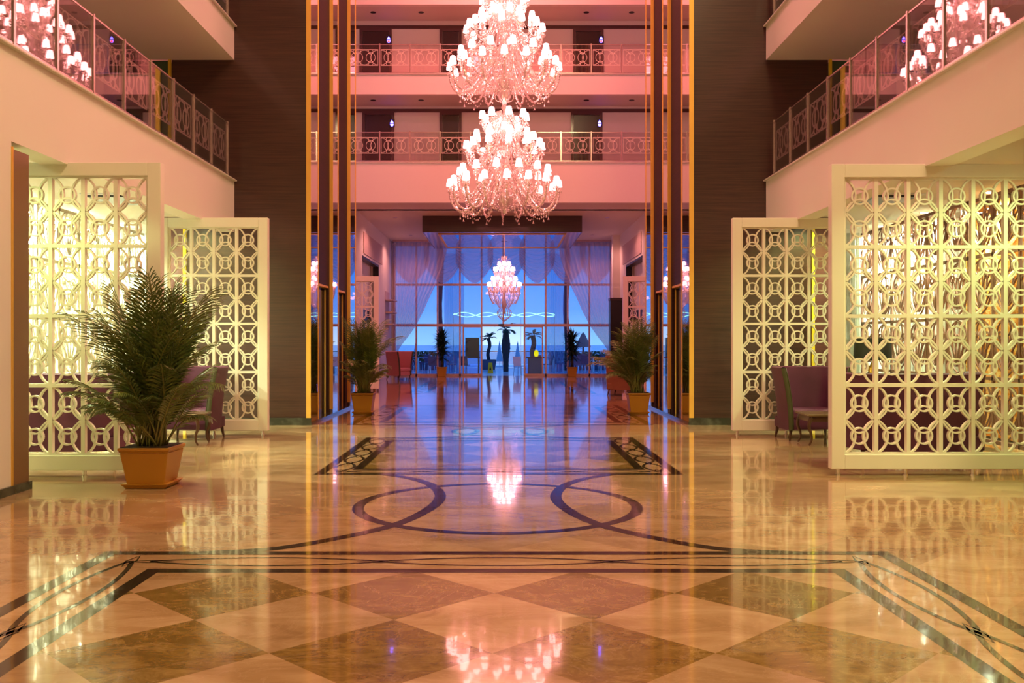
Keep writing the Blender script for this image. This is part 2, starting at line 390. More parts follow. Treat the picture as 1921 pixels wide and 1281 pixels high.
# second rectangle
quad(AX-1.66, AX+1.66, 10.94, 14.2, .0006, 1)
rect_lines(AX-1.66, 10.97, AX+1.66, 14.15, .11); rect_lines(AX-2.03, 10.58, AX+2.03, 14.55, .11)
wave_band(True, 10.78, AX-1.75, AX+1.75, .9, .10); wave_band(True, 14.35, AX-1.75, AX+1.75, .9, .10)
for s in (-1, 1): wave_band(False, AX+s*1.845, 10.8, 14.4, .72, .11, .035)
circ(AX, 15.65, .78, .09)
for s in (-1, 1):
    p = [(AX+s*a, b) for a, b in [(1.2, 14.6), (.7, 14.8), (.44, 15.3), (.40, 15.9), (.62, 16.4), (1.1, 16.75)]]
    fl.ribbon(cr(p, 8), .09, .0013, .0013, fx, m=2)
# third and fourth
for (ya, yb, xo) in ((16.85, 22.0, 2.7), (27.0, 35.5, 2.7)):
    quad(AX-xo+.5, AX+xo-.5, ya+.5, yb-.5, .0006, 1)
    rect_lines(AX-xo, ya, AX+xo, yb, .13); rect_lines(AX-xo+.5, ya+.5, AX+xo-.5, yb-.5, .13)
    for s in (-1, 1): wave_band(False, AX+s*(xo-.25), ya+.2, yb-.2, 1.0, .13, .04)
struct(fl.build('floor', ['marble', 'checker', 'inlay']))

# ------------------------------------------------------------------ hall shell
LX = -4.83; RX = 4.74            # faces of the gallery fascias
WY = 16.8                        # front of the lift blocks
CZ = 3.47                        # bottom of the fascia
C1, C2, C3 = 4.41, 7.19, 9.97    # copings of the floors
def S(name, mb, mats, **k): return struct(mb.build(name, mats, **k))
OUT = 7.75
for sd, X, nm in ((-1, LX, 'left'), (1, RX, 'right')):
    def bx(mb, a, b, *r): mb.box(min(X+sd*a, X+sd*b), max(X+sd*a, X+sd*b), *r)
    m = MB(); bx(m, 0, .3, Y0, WY-.01, CZ, C1-.03); S('wall_%s_gallery_fascia' % nm, m, 'wall')
    m = MB(); bx(m, -.05, .34, Y0, WY-.01, C1-.03, C1); S('trim_%s_gallery_coping' % nm, m, 'slabcap', bevel=.008)
    m = MB(); bx(m, .3, 3.0, Y0, WY+1.8, CZ+.28, C1-.15); S('ceiling_%s_lounge' % nm, m, 'ceil')
    m = MB(); bx(m, 0, 3.0, Y0, WY-.01, 6.57, 6.95); bx(m, 0, .3, Y0, WY-.01, 6.95, C2-.03); S('ceiling_%s_upper_gallery' % nm, m, 'ceil')
    m = MB(); bx(m, -.05, .34, Y0, WY-.01, C2-.03, C2); S('trim_%s_upper_coping' % nm, m, 'slabcap', bevel=.008)
    m = MB(); bx(m, 0, 3.0, Y0, WY-.01, 9.35, 9.75); bx(m, 0, .3, Y0, WY-.01, 9.75, C3); S('ceiling_%s_top_gallery' % nm, m, 'ceil')
    # back walls of galleries and outer wall
    m = MB(); bx(m, 2.35, 3.0, Y0, WY, C1-.15, ROOF); S('wall_%s_gallery_back' % nm, m, 'wall')
    m = MB(); m.box(min(sd*OUT, sd*(OUT+.3)), max(sd*OUT, sd*(OUT+.3)), Y0, 31, 0, CZ+.3); S('wall_%s' % nm, m, 'wall')
    m = MB(); m.box(min(sd*9.3, sd*9.6), max(sd*9.3, sd*9.6), 18, 41, 0, ROOF); S('wall_%s_lobby' % nm, m, 'wall')
# near left pier
m = MB(); m.box(-5.25, LX, Y0, 9.17, 0, CZ); S('wall_left_pier', m, 'wall')
m = MB(); m.box(-5.25, LX+.004, 9.19, 9.5, 0, 3.40); S('trim_pier_end', m, mat('pier_wood_edge', (.22, .11, .04), .4))
m = MB(); m.box(-5.25, LX+.012, 9.165, 9.19, 0, 3.42); S('trim_pier_brass', m, 'brassd')
m = MB(); m.box(-5.27, LX+.03, Y0, 9.52, 0, .085); S('baseboard_left', m, 'plinth')
# back wall and roof
m = MB(); m.box(-9.6, 9.6, Y0-.3, Y0, 0, ROOF); S('wall_back', m, 'wall')
m = MB(); m.box(-9.6, 9.6, Y0, 31.6, ROOF, ROOF+.3); S('ceiling', m, 'ceil')

# lift blocks
BX = {-1: -3.456, 1: 3.36}
for sd, nm in ((-1, 'left'), (1, 'right')):
    X = BX[sd]; W = X+sd*.065
    def bx(mb, a, b, *r, m=0): mb.box(min(a, b), max(a, b), *r, m)
    m = MB(); xo = X+sd*2.5; xl = at(350 if sd < 0 else 1522, 0, WY)[0]
    bx(m, X+sd*.07, xl, WY, WY+.25, 0, C1); bx(m, X+sd*.07, xo, WY, WY+.25, C1, ROOF)                       # frontal veneer wall
    S('wall_%s_lift_front' % nm, m, 'wood')
    m = MB(); bx(m, W, W+sd*.15, WY+.25, 21.9, 2.62, ROOF)
    bx(m, W, W+sd*.15, WY+.25, 17.55, 0, 2.62); bx(m, W, W+sd*.15, 18.86, 19.7, 0, 2.62); bx(m, W, W+sd*.15, 20.9, 21.9, 0, 2.62)
    S('wall_%s_lift_side' % nm, m, 'woodm')
    m = MB(); bx(m, W, xo, 21.9, 22.1, 0, ROOF); S('wall_%s_lift_rear' % nm, m, 'wall')
    m = MB(); bx(m, X-sd*.012, xo+sd*2.9, WY-.03, WY, 0, .13); bx(m, X-sd*.02, X+sd*.3, WY-.02, 21.95, 0, .05); S('baseboard_%s_lift' % nm, m, 'plinth')
    # pilasters: brass towards the hall entrance, mirror on the face
    for i, (a, b) in enumerate(((WY-.02, 17.5), (18.98, 19.6), (21.15, 21.9))):
        m = MB(); bx(m, X, W+sd*.01, a, b, .05, ROOF-.02); o = S('trim_%s_lift_mirror' % nm, m, 'mirror')
        m = MB(); bx(m, X-sd*.006, W+sd*.012, a-.012, a, .13, ROOF-.02); bx(m, X-sd*.008, X+sd*.02, b-.03, b+.02, .05, ROOF-.02); S('trim_%s_lift_brass' % nm, m, 'brassd')
    # lift doors
    for i, (a, b) in enumerate(((17.56, 18.85), (19.72, 20.88))):
        t = struct(thing('door_%d' % (i+1+(0 if sd < 0 else 2)), 'bronze lift door, %s of the pair in the %s dark veneer block' % (('nearer', 'farther')[i], nm), 'door', (W, 0, 0)))
        for k in range(2):
            mm = MB(); ya = a+.06+k*(b-a-.12)/2; bx(mm, sd*.07, sd*.10, ya+.004, ya+(b-a-.12)/2-.004, .02, 2.52); mm.build('door_leaf', 'lift', t)
        mm = MB(); bx(mm, sd*.02, sd*.12, a, a+.05, .0, 2.55); bx(mm, sd*.055, sd*.075, b-.02, b, 0, 2.55); bx(mm, sd*.0, sd*.12, a, b, 2.58, 2.62); mm.build('brass_frame', 'brassd', t)
        mm = MB(); bx(mm, -sd*.01, sd*.1, a, b, 0, .012); mm.build('sill', 'chrome', t)
    # low side panelling beyond the lounge screens (ground floor) and beside the galleries
    for z0, z1, xe in ((0, CZ+.3, at(350, 0, WY)[0] if sd < 0 else at(1522, 0, WY)[0]), (C1, 6.57, at(322, 0, WY)[0] if sd < 0 else at(1554, 0, WY)[0])):
        m = MB(); bx(m, xe, xe+sd*.05, WY-.05, WY, z0, z1); S('trim_%s_yellow_strip' % nm, m, mat('yellow_brass_strip', (.80, .62, .03), .5, .2))
        m = MB(); bx(m, xe+sd*.05, xe+sd*(.50 if z0 == 0 else 1.4), WY+.02, WY+.2, z0, z1); S('wall_%s_alcove' % nm, m, 'wood2' if z0 == 0 else 'greenwall')

# lounge end walls
for sd, nm in ((-1, 'left'), (1, 'right')):
    m = MB(); m.box(min(sd*5.3, sd*8), max(sd*5.3, sd*8), 18.6, 18.8, 0, CZ+.3); S('wall_%s_lounge_end' % nm, m, 'wall')

# ------------------------------------------------------------------ far galleries (cross the hall at y 29.5)
GY = 29.5
for i, (zb, zc, nm) in enumerate(((5.90, C2, 'first'), (9.32, C3, 'second'), (12.16, 12.75, 'top'))):
    m = MB(); m.box(-9.3, 9.3, GY, GY+.2, zb, zc-.03); S('wall_far_%s_fascia' % nm, m, 'wall')
    m = MB(); m.box(-9.3, 9.3, GY-.04, GY+.25, zc-.03, zc); S('trim_far_%s_coping' % nm, m, 'slabcap')
    m = MB(); m.box(-9.3, 9.3, GY+.2, 31.2, zb+.0, zb+.25); S('ceiling_far_%s_gallery' % nm, m, 'ceil')
m = MB(); m.box(-9.3, 9.3, 31.0, 31.3, 5.9, ROOF); S('wall_far_corridor', m, 'wall')
arrow = MB().add([(-.06, 0, .03), (.06, 0, .03), (0, 0, .13), (-.06, -.01, .03), (.06, -.01, .03), (0, -.01, .13)], [(0, 1, 2), (5, 4, 3), (0, 3, 4, 1), (1, 4, 5, 2), (2, 5, 3, 0)])
half = [(-.055, 0), (-.05, -.045), (-.025, -.08), (.025, -.08), (.05, -.045), (.055, 0)]
arrow.add([(x, 0, z) for x, z in half]+[(x, -.01, z) for x, z in half], [tuple(range(6)), tuple(range(11, 5, -1))]+[(k, (k+1) % 6, (k+1) % 6+6, k+6) for k in range(6)])
arrow_me = arrow.mesh('arrow_light', 'blue')
redtri = MB().box(-.04, .04, -.01, 0, -.07, -.01).mesh('red_dot', 'redled')
dn = 0
for fi, (z0, z1, doors, sx2) in enumerate(((C2, 9.12, ((680, 740), (825, 866), (1071, 1130)), (735, 1125)), (C3, 11.89, ((675, 735), (825, 866), (1075, 1132)), (729, 1128)))):
    fn_ = ('lower', 'upper')[fi]
    m = MB(); m.box(-9.2, 9.2, 30.96, 31.0, z1, z1+.11); S('trim_%s_corridor_header' % fn_, m, 'wood2')
    for k, (a, b) in enumerate(doors):
        xa, xb = at(a, 0, 31)[0], at(b, 0, 31)[0]; dn += 1
        t = struct(thing('door_%d' % (dn+4), 'dark timber corridor door, %s along the %s far gallery' % (('leftmost', 'middle', 'rightmost')[k], fn_), 'door', (0, 31, z0)))
        mm = MB(); h = z1-z0
        mm.box(xa, xa+.09, -.06, 0, 0, h); mm.box(xb-.09, xb, -.06, 0, 0, h); mm.box(xa+.09, xb-.09, -.06, 0, h-.09, h); mm.build('door_frame', 'wood2', t)
        mm = MB(); mm.box(xa+.10, xb-.10, -.04, 0, 0, h-.1); mm.box(xa+.2, xb-.2, -.05, -.04, .2, h-.3); mm.build('door_leaf', 'dooropen', t)
        mm = MB(); mm.tube([(xb-.17, -.09, 1.0), (xb-.17, -.09, 1.15)], .012); mm.build('door_handle', 'chrome', t)
    for k, px in enumerate(sx2):
        p = at(px, 232 if fi == 0 else 75, 30.9)
        t = thing('lift_indicator', 'glowing blue lift arrow beside the %s door of the %s far gallery' % (('left', 'right')[k], fn_), 'sign', (p[0], 30.93, p[2]), 0, 'lift indicators')
        inst(arrow_me, 'arrow_light', t, Matrix.Identity(4))
        MB().box(-.09, .09, .005, .03, -.11, .16).build('back_plate', 'black', t)
        if fi: inst(redtri, 'red_dot', t, Matrix.Translation((0, -.012, 0)))
    m = MB()
    for k, px in enumerate((700, 790, 1100, 1185)):
        t = tag(MB().lathe([(.09, -.012), (.09, 0)], 14, (at(px, 0, 30.2)[0], 30.2, (9.32 if fi == 0 else 12.16))).build('round_ceiling_fitting', 'black'), 'small round black ceiling fitting, %s from the left above the %s far gallery' % (('first', 'second', 'third', 'fourth')[k], fn_), 'ceiling light', 'round fittings in the far gallery ceilings')
# ground floor lobby ceiling and side walls
m = MB(); m.box(-9.3, 9.3, 31.2, 41.2, 5.9, 6.2); S('ceiling_lobby', m, 'ceil')
for sd, nm, xx in ((-1, 'left', at(740, 0, 41)[0]-.12), (1, 'right', at(1146, 0, 41)[0]+.1)):
    m = MB(); m.box(min(xx, xx+sd*.4), max(xx, xx+sd*.4), 36.6, 41, 0, 5.9)
    m.box(min(xx, xx+sd*.4), max(xx, xx+sd*.4), 31, 32.4, 0, 5.9); m.box(min(xx, xx+sd*.4), max(xx, xx+sd*.4), 32.4, 36.6, 4.5, 5.9)
    m.box(min(xx+sd*.4, sd*9.3), max(xx+sd*.4, sd*9.3), 31, 31.3, 0, 5.9)
    S('wall_%s_entrance' % nm, m, 'wall')
    m = MB(); m.box(min(xx-sd*.03, xx), max(xx-sd*.03, xx), 32.6, 37.6, 4.6, 5.35); S('trim_%s_frieze' % nm, m, 'ivory')
    m = MB(); m.box(min(xx-sd*.02, xx+sd*.2), max(xx-sd*.02, xx+sd*.2), 36.5, 36.6, 0, 4.5); m.box(min(xx-sd*.02, xx+sd*.2), max(xx-sd*.02, xx+sd*.2), 32.4, 36.6, 4.42, 4.5); S('trim_%s_opening' % nm, m, 'black')
    m = MB(); m.box(min(xx+sd*.3, xx+sd*.35), max(xx+sd*.3, xx+sd*.35), 32.4, 36.6, 2.7, 4.5, 0); m.box(min(xx+sd*.28, xx+sd*.36), max(xx+sd*.28, xx+sd*.36), 32.4, 36.6, 0, 2.7, 1); S('wall_%s_bay' % nm, m, ['wall', 'wood'])
    sh = thing('wall_shelf', 'tier of three short shelves on the %s wall near the glazed entrance' % nm, 'shelf', (xx, 39.3, 0), 0, 'shelf tiers beside the entrance')
    if sd < 0:
        for k in range(3): MB().box(0, .35, -.7, .7, 2.2+k*.5, 2.25+k*.5).build('shelf_board', 'ivory', sh)
        MB().box(0, .02, -.7, .7, 2.0, 3.6).build('back_panel', 'ivory', sh)
    else:
        for ch in list(sh.children): D.objects.remove(ch)
        D.objects.remove(sh)
m = MB(); x = at(1163, 0, 38)[0]; m.box(x-.22, x+.3, 38.6, 39.1, 0, 5.9); S('trim_entrance_column', m, 'wall')
t = thing('display_cabinet', 'tall dark cabinet standing against the right wall by the curtain', 'cabinet', at(1150, 0, 37.5)[:2]+(0,))
MB().box(-.14, .36, -.3, .3, .08, 3.15).build('carcass', 'black', t, bevel=.01); MB().box(-.16, .38, -.32, .32, 3.15, 3.25).build('top_panel', 'wood', t); MB().box(-.1, .33, -.27, .27, 0, .08).build('plinth', 'black', t)

# suspended canopy
ct = thing('ceiling_canopy', 'dark wooden box canopy with mirrored underside on the lobby ceiling', 'canopy', (AX+.03, 35.4, 5.32))
m = MB(); m.box(-2.79, 2.79, -2.8, -2.75, 0, .58); m.box(-2.79, 2.79, 2.75, 2.8, 0, .58); m.box(-2.79, -2.74, -2.75, 2.75, 0, .58); m.box(2.74, 2.79, -2.75, 2.75, 0, .58); m.build('side_boards', 'wood', ct)
m = MB(); m.box(-2.74, 2.74, -2.75, 2.75, .0, .02); m.build('underside_border', mat('dark_glass_panel', (.20, .17, .20), .06, .8), ct)
m = MB(); m.box(-2.2, 2.2, -2.3, 2.3, -.012, -.002); m.build('mirror_panel', mat('rippled_mirror', (.75, .72, .75), .03, 1, bump=(3, .15, .02)), ct)
m = MB(); [m.box(*b) for b in ((-2.27, 2.27, -2.37, -2.3, -.03, 0), (-2.27, 2.27, 2.3, 2.37, -.03, 0), (-2.27, -2.2, -2.3, 2.3, -.03, 0), (2.2, 2.27, -2.3, 2.3, -.03, 0))]; m.build('brass_border', 'brassd', ct)

# ------------------------------------------------------------------ glazed entrance wall
GW = 41.0
mx = [740, 781, 821, 863, 903.5, 944, 984, 1024, 1065, 1105.5, 1146]
mxx = [at(p, 0, GW)[0] for p in mx]
zt = 5.83; z534 = at(0, 534, GW)[2]; z610 = at(0, 610, GW)[2]
t = struct(thing('window_1', 'two-storey glazed entrance wall with rose aluminium mullions', 'window', (0, GW, 0)))
for i, x in enumerate(mxx):
    b = MB(); zb = 0 if i != 5 else z610; r = .035 if i not in (0, 10) else .05
    b.box(x-r, x+r, -.05, .07, zb, zt); b.build('mullion', 'alu', t)
for (z, h) in ((zt-.06, .06), (z534, .045), (z610, .06)):
    MB().box(mxx[0], mxx[-1], -.06, .08, z-h, z+h).build('transom', 'alu', t)
MB().box(mxx[0], mxx[4], -.05, .07, 0, .09).build('bottom_rail', 'alu', t); MB().box(mxx[6], mxx[-1], -.05, .07, 0, .09).build('bottom_rail', 'alu', t)
for i in range(10):
    for (a, b) in ((0, z610), (z610, z534), (z534, zt)):
        if i in (4, 5) and a == 0: continue
        MB().box(mxx[i]+.03, mxx[i+1]-.03, .0, .012, a+.05, b-.04).build('pane', 'glass', t)
for k, (a, b) in enumerate(((mxx[3]+.12, mxx[4]+.03), (mxx[6]-.03, mxx[7]-.12))):
    d = struct(thing('door_%d' % (11+k), 'sliding glass door leaf parked open on the %s of the entrance gap' % ('left', 'right')[k], 'door', (0, GW-.12, 0)))
    m = MB(); m.box(a, a+.06, -.02, .02, .01, z610-.03); m.box(b-.06, b, -.02, .02, .01, z610-.03); m.box(a+.06, b-.06, -.02, .02, .01, .1); m.box(a+.06, b-.06, -.02, .02, z610-.1, z610-.03); m.build('leaf_frame', 'alu', d)
    MB().box(a+.06, b-.06, -.005, .005, .1, z610-.1).build('pane', 'glass', d)
m = MB().box(-.12, .12, -.05, 0, 0, .07).build('door_sensor', 'black'); m.location = (at(940, 0, GW)[0], GW-.07, z610-.02); tag(m, 'small black motion sensor above the open entrance doorway', 'sensor')
S('wall_far_gable', MB().box(-9.3, mxx[0]-.02, GW, GW+.2, 0, 6.2).box(mxx[-1]+.02, 9.3, GW, GW+.2, 0, 6.2).box(-9.3, 9.3, GW, GW+.2, 5.86, ROOF), 'wall')

# curtains
t = thing('curtain_rail', 'pale pelmet rail carrying the sheer curtains along the top of the entrance glazing', 'curtain rail', (0, 40.6, 0))
MB().box(mxx[0], mxx[-1], -.25, .2, 5.84, 5.9).build('pelmet', 'alu', t)
sw = [742, 800, 860, 920, 979, 1036, 1093, 1145]
names = ['first swag from the left', 'second swag from the left', 'third swag from the left', 'middle swag behind the small chandelier', 'third swag from the right', 'second swag from the right', 'first swag from the right']
for i in range(7):
    xa, xb = at(sw[i], 0, 40.6)[0]-.12, at(sw[i+1], 0, 40.6)[0]+.12
    def sf(u, v, xa=xa, xb=xb, i=i):
        s_ = math.sin(PI*u)**.62; dep = .78+1.0*s_
        vv = v**.9; x = xa+(xb-xa)*(u+.04*math.sin(2*PI*u)*v)
        return (x, 40.55+.12*(i % 2)+.05*math.sin(v*2*PI*10+i)*(.35+.65*s_)+.01*math.sin(u*2*PI*3+i)*v, 5.83-dep*vv)
    tag(MB().grid(sf, 36, 110).build('curtain_swag', 'sheer', smooth=True), 'sheer pale %s across the top of the entrance glazing' % names[i], 'curtain', 'swags above the entrance')
for sd in (-1, 1):
    x_o = at(741 if sd < 0 else 1146, 0, 40.3)[0]
    prof = [(5.8, 2.30), (5.2, 2.22), (4.6, 2.05), (4.0, 1.80), (3.4, 1.50), (2.8, 1.24), (2.2, .93), (1.75, .62), (1.4, .34), (1.2, .20), (1.0, .15), (.6, .18), (.03, .24)]
    def wz(z):
        for (z1, w1), (z2, w2) in zip(prof, prof[1:]):
            if z >= z2: f = (z-z2)/(z1-z2); return w2+(w1-w2)*f
        return prof[-1][1]
    def sf(u, v):
        z = 5.8-5.77*v; w_ = max(wz(z), .08)
        return (x_o-sd*w_*u+sd*.02, 40.3+.07*math.sin(u*2*PI*11)*(.4+.6*min(1, w_))+.03*math.sin(u*23+v*9), z)
    tag(MB().grid(sf, 120, 60).build('side_curtain', 'sheer', smooth=True), 'long sheer curtain gathered to the %s side of the entrance glazing' % ('left' if sd < 0 else 'right'), 'curtain', 'long side curtains')

# ------------------------------------------------------------------ lattice screens
CW = .364; RH = .3885
def lattice(ncol, nrow=4):
    b = MB(); fn = lambda a, c, t: (a, t, c)
    W = ncol*CW; H = nrow*2*RH
    for i in range(0, ncol+1): b.ribbon([(i*CW, 0), (i*CW, H)], .044, -.03, .03, fn)
    for j in range(0, nrow+1): b.ribbon([(0, j*2*RH), (W, j*2*RH)], .04, -.028, .028, fn)
    va = cr([(.05, .035), (.20, .13), (.32, .30), (.375, .53), (.348, .73), (.265, .89), (.09, 1.05)], 5)
    ha = cr([(.06, 1.04), (.14, .91), (.245, .785), (.36, .695), (.5, .655), (.64, .695), (.755, .785), (.86, .91), (.94, 1.04)], 4)
    ring = [(.5+.245*math.cos(2*PI*k/24), .565+.245*math.sin(2*PI*k/24)) for k in range(24)]
    for i in range(ncol):
        for j in range(nrow*2):
            node = (2*((j+1)//2))*RH if False else None
            # rows come in mirrored pairs; the knot sits on the line inside each pair
            base = (j//2)*2*RH
            up = (j % 2 == 0)
            def T(p): 
                x = i*CW+p[0]*CW; y = p[1]*RH/1.067*1.0
                return (x, base+(y if up else 2*RH-y))
            b.ribbon([T(p) for p in va], .0185, -.02, .02, fn)
            b.ribbon([T((1-p[0], p[1])) for p in va], .0185, -.02, .02, fn)
            b.ribbon([T(p) for p in ha], .0185, -.018, .018, fn)
            b.ribbon([T(p) for p in ring], .0185, -.022, .022, fn, closed=True)
    return b
def screen_meshes(ncol):
    fw = .148; W = ncol*CW+2*fw; zb = .07; z0 = .07+.165; H = 8*RH; z1 = z0+H; zt_ = z1+.15; d = .06
    f = MB(); f.box(0, fw, -d, d, zb, zt_); f.box(W-fw, W, -d, d, zb, zt_); f.box(fw, W-fw, -d, d, zb, z0); f.box(fw, W-fw, -d, d, z1, zt_)
    l = lattice(ncol); l.v = [(x+fw, y, z+z0) for x, y, z in l.v]
    ft = MB().lathe([(.03, 0), (.03, .012), (.022, .014), (.022, .07)], 14)
    return f.mesh('frame', 'screen'), l.mesh('lattice', 'screen'), ft.mesh('foot', 'chrome'), W
SM = {n: screen_meshes(n) for n in (4, 6, 8)}
def screen(n, x, y, sd, label):      # x = edge towards the hall
    t = thing('lattice_screen', label, 'room divider', (x, y+.06, 0), 0, 'cream lattice screens')
    f, l, ft, W = SM[n]; sx_ = 0 if sd > 0 else -W
    o = inst(f, 'frame', t, Matrix.Translation((sx_, 0, 0))); b = o.modifiers.new('bevel', 'BEVEL'); b.width = .006
    inst(l, 'lattice', t, Matrix.Translation((sx_, 0, 0)))
    k = .09
    while k < W: inst(ft, 'foot', t, Matrix.Translation((sx_+k, 0, 0))); k += .76 if n != 4 else (W-.18)/2-1e-4
    return t
screen(6, -3.80, 10.36, -1, 'tall cream ring-lattice screen behind the big potted palm on the left')
screen(4, -3.775, 14.98, -1, 'cream lattice screen beside the left dark veneer wall, behind the armchair')
screen(8, 3.69, 10.46, 1, 'widest cream lattice screen, nearest on the right, in front of the sofa')
screen(4, 3.70, 15.0, 1, 'cream lattice screen beside the right dark veneer wall, behind the armchair')
screen(4, -3.77, 28.4, -1, 'far cream lattice screen behind the potted palm left of the entrance')
screen(4, 3.66, 28.4, 1, 'far cream lattice screen behind the potted palm right of the entrance')

# ------------------------------------------------------------------ balcony railings
def rail_lattice(L, H, w_=.018):
    b = MB(); fn = lambda a, c, t: (t, a, c)
    tt = .006
    b.ribbon([(0, 0), (L, 0), (L, H), (0, H)], .018, -tt, tt, fn, closed=True)
    def ring(cx, cy, rx, ry, a0=0, a1=2*PI, n=28):
        full = abs(a1-a0-2*PI) < 1e-6
        b.ribbon([(cx+rx*math.cos(a0+(a1-a0)*k/n), cy+ry*math.sin(a0+(a1-a0)*k/n)) for k in range(n if full else n+1)], w_, -tt, tt, fn, closed=full)
    h = H/2
    for cx in (.27*L, .73*L): ring(cx, h, .17*L, .30*H)
    ring(.5*L, h, .27*L, .46*H)
    ring(0, h, .27*L, .46*H, -PI/2, PI/2, 16); ring(L, h, .27*L, .46*H, PI/2, 1.5*PI, 16)
    for cx in (.27*L, .73*L):
        for cy in (.14*H, .86*H): ring(cx, cy, .075, .075, n=18)
    return b
RL = rail_lattice(.80, .50)
rl_me = {'tint': RL.mesh('lattice', 'lat'), 'tint2': rail_lattice(.80, .50, .011).mesh('lattice', 'lat')}
post_me = MB().box(-.02, .02, -.02, .02, 0, .97).box(-.035, .035, -.035, .035, 0, .012).mesh('post', 'post')
def pane_mesh(L, g): return MB().box(-.006, .006, .03, L-.03, .05, .93).mesh('glass_pane', g)
def bar_mesh(L): return MB().box(-.012, .012, 0, L, .93, .95).mesh('top_rail', 'post'), MB().box(-.015, .015, 0, L, .02, .05).mesh('bottom_rail', 'post')
PM = {'tint': pane_mesh(.9, 'tint'), 'tint2': pane_mesh(.9, 'tint2')}; BM = bar_mesh(.9)
def railing(x, y_end, z, n, rz, label, g, off, step=.9, lat_only=None):
    # runs from the given end in local +Y after rotation
    t = thing('balcony_railing', label, 'railing', (x, y_end, z), rz, 'balcony railings')
    R = Matrix.Identity(4)
    for k in range(n+1):
        inst(post_me, 'post', t, Matrix.Translation((0, k*step, 0)))
        if k < n:
            S_ = Matrix.Translation((0, k*step, 0)) @ Matrix.Diagonal((1, step/.9, 1, 1))
            inst(PM[g], 'glass_pane', t, S_); inst(BM[0], 'top_rail', t, S_); inst(BM[1], 'bottom_rail', t, S_)
            inst(rl_me[g], 'lattice', t, Matrix.Translation((off, 0, .27)) @ S_ @ Matrix.Translation((0, .05, 0)))
    return t
railing(LX-.02, 16.44, C1, 16, PI, 'long glass and ring-lattice railing on the left gallery above the lounge', 'tint', -.05 if False else .03)
railing(RX+.02, 16.35, C1, 16, PI, 'long glass and ring-lattice railing on the right gallery above the lounge', 'tint', -.03)
railing(LX-.02, 16.44, C2, 10, PI, 'railing at the top left corner on the second gallery level', 'tint', .03)
railing(RX+.02, 16.35, C2, 10, PI, 'railing at the top right corner on the second gallery level', 'tint', -.03)
x0 = at(712, 0, GY)[0]-.957*5
railing(x0, GY+.05, C2, 18, -PI/2, 'lower far gallery railing crossing behind the big chandelier', 'tint2', .04, .957)
railing(x0, GY+.05, C3, 18, -PI/2, 'upper far gallery railing crossing behind the big chandelier', 'tint2', .04, .957)

# ------------------------------------------------------------------ chandeliers
def arm_meshes(R, r0, dip, sc=1.0):
    # beaded glass arm along +X, tip at (R, 0, 0)
    prof = [(r0, .10*sc), (r0+.08*(R-r0), .19*sc), (r0+.24*(R-r0), .14*sc), (r0+.42*(R-r0), -dip*.45), (r0+.60*(R-r0), -dip*.9), (r0+.76*(R-r0), -dip), (r0+.91*(R-r0), -dip*.80), (R-.005, -dip*.38), (R, -.03*sc)]
    pts = cr([(a, 0, b) for a, b in prof], 6)
    n = len(pts); b = MB()
    b.tube(pts, [(.026 if k % 2 else .017)*sc for k in range(n)], 6)
    b.lathe([(.02*sc, -.035*sc), (.055*sc, -.02*sc), (.06*sc, -.012*sc), (.02*sc, -.008*sc), (.018*sc, .03*sc), (.03*sc, .035*sc), (.012*sc, .04*sc), (.010*sc, .085*sc)], 10, (R, 0, 0))
    for k in range(6):          # drops hanging from the cup
        a = 2*PI*k/6; b.lathe([(.002, .0), (.009*sc, -.03*sc), (.011*sc, -.045*sc), (.002, -.06*sc)], 5, (R+.055*sc*math.cos(a), .055*sc*math.sin(a), -.02*sc))
    # bead chain under the arm
    pts2 = [(r0+.25*(R-r0)+.75*(R-r0)*k/14, 0, .12*sc-(.12*sc+.10*sc)*(k/14)-dip*1.25*math.sin(PI*k/14)) for k in range(15)]
    for p in pts2: b.lathe([(.002, -.02*sc), (.018*sc, 0), (.002, .02*sc)], 5, p)
    d = MB()
    px = r0+.78*(R-r0); z = -dip-.01
    d.tube([(px, 0, z), (px, 0, z-.10*sc)], .0025*sc, 4); d.lathe([(.003*sc, 0), (.010*sc, -.02*sc), (.024*sc, -.055*sc), (.005*sc, -.06*sc)], 8, (px, 0, z-.10*sc))
    s_ = MB().lathe([(.074*sc, .05*sc), (.069*sc, .09*sc), (.060*sc, .15*sc), (.050*sc, .195*sc), (.034*sc, .205*sc)], 14, (R, 0, 0))
    return b, d, s_
def make_tier(parent, R, z, n, ph, r0, dip, sc, shade='shade'):
    b, d, s_ = arm_meshes(R, r0, dip, sc)
    bm_, dm, sm = b.mesh('arm', 'crystal'), d.mesh('pendant_drop', 'crystal'), s_.mesh('lamp_shade', shade)
    for k in range(n):
        a = 2*PI*(k+ph)/n
        arm = inst(bm_, 'arm', parent, Matrix.Translation((0, 0, z)) @ Matrix.Rotation(a, 4, 'Z'))
        inst(sm, 'lamp_shade', arm, Matrix.Identity(4)); inst(dm, 'pendant_drop', arm, Matrix.Identity(4))
def garland(parent, R, z, n, ph, sag, sc=1.0):
    b = MB()
    for k in range(n):
        a0 = 2*PI*(k+ph)/n; a1 = 2*PI*(k+1+ph)/n; m_ = 12
        for q in range(m_):
            f = q/m_; a = a0+(a1-a0)*f; rr = R*(1-.10*math.sin(PI*f))
            b.lathe([(.002, -.02*sc), (.019*sc, 0), (.002, .02*sc)], 5, (rr*math.cos(a), rr*math.sin(a), z-sag*math.sin(PI*f)))
    b.build('bead_garland', 'crystal', parent)
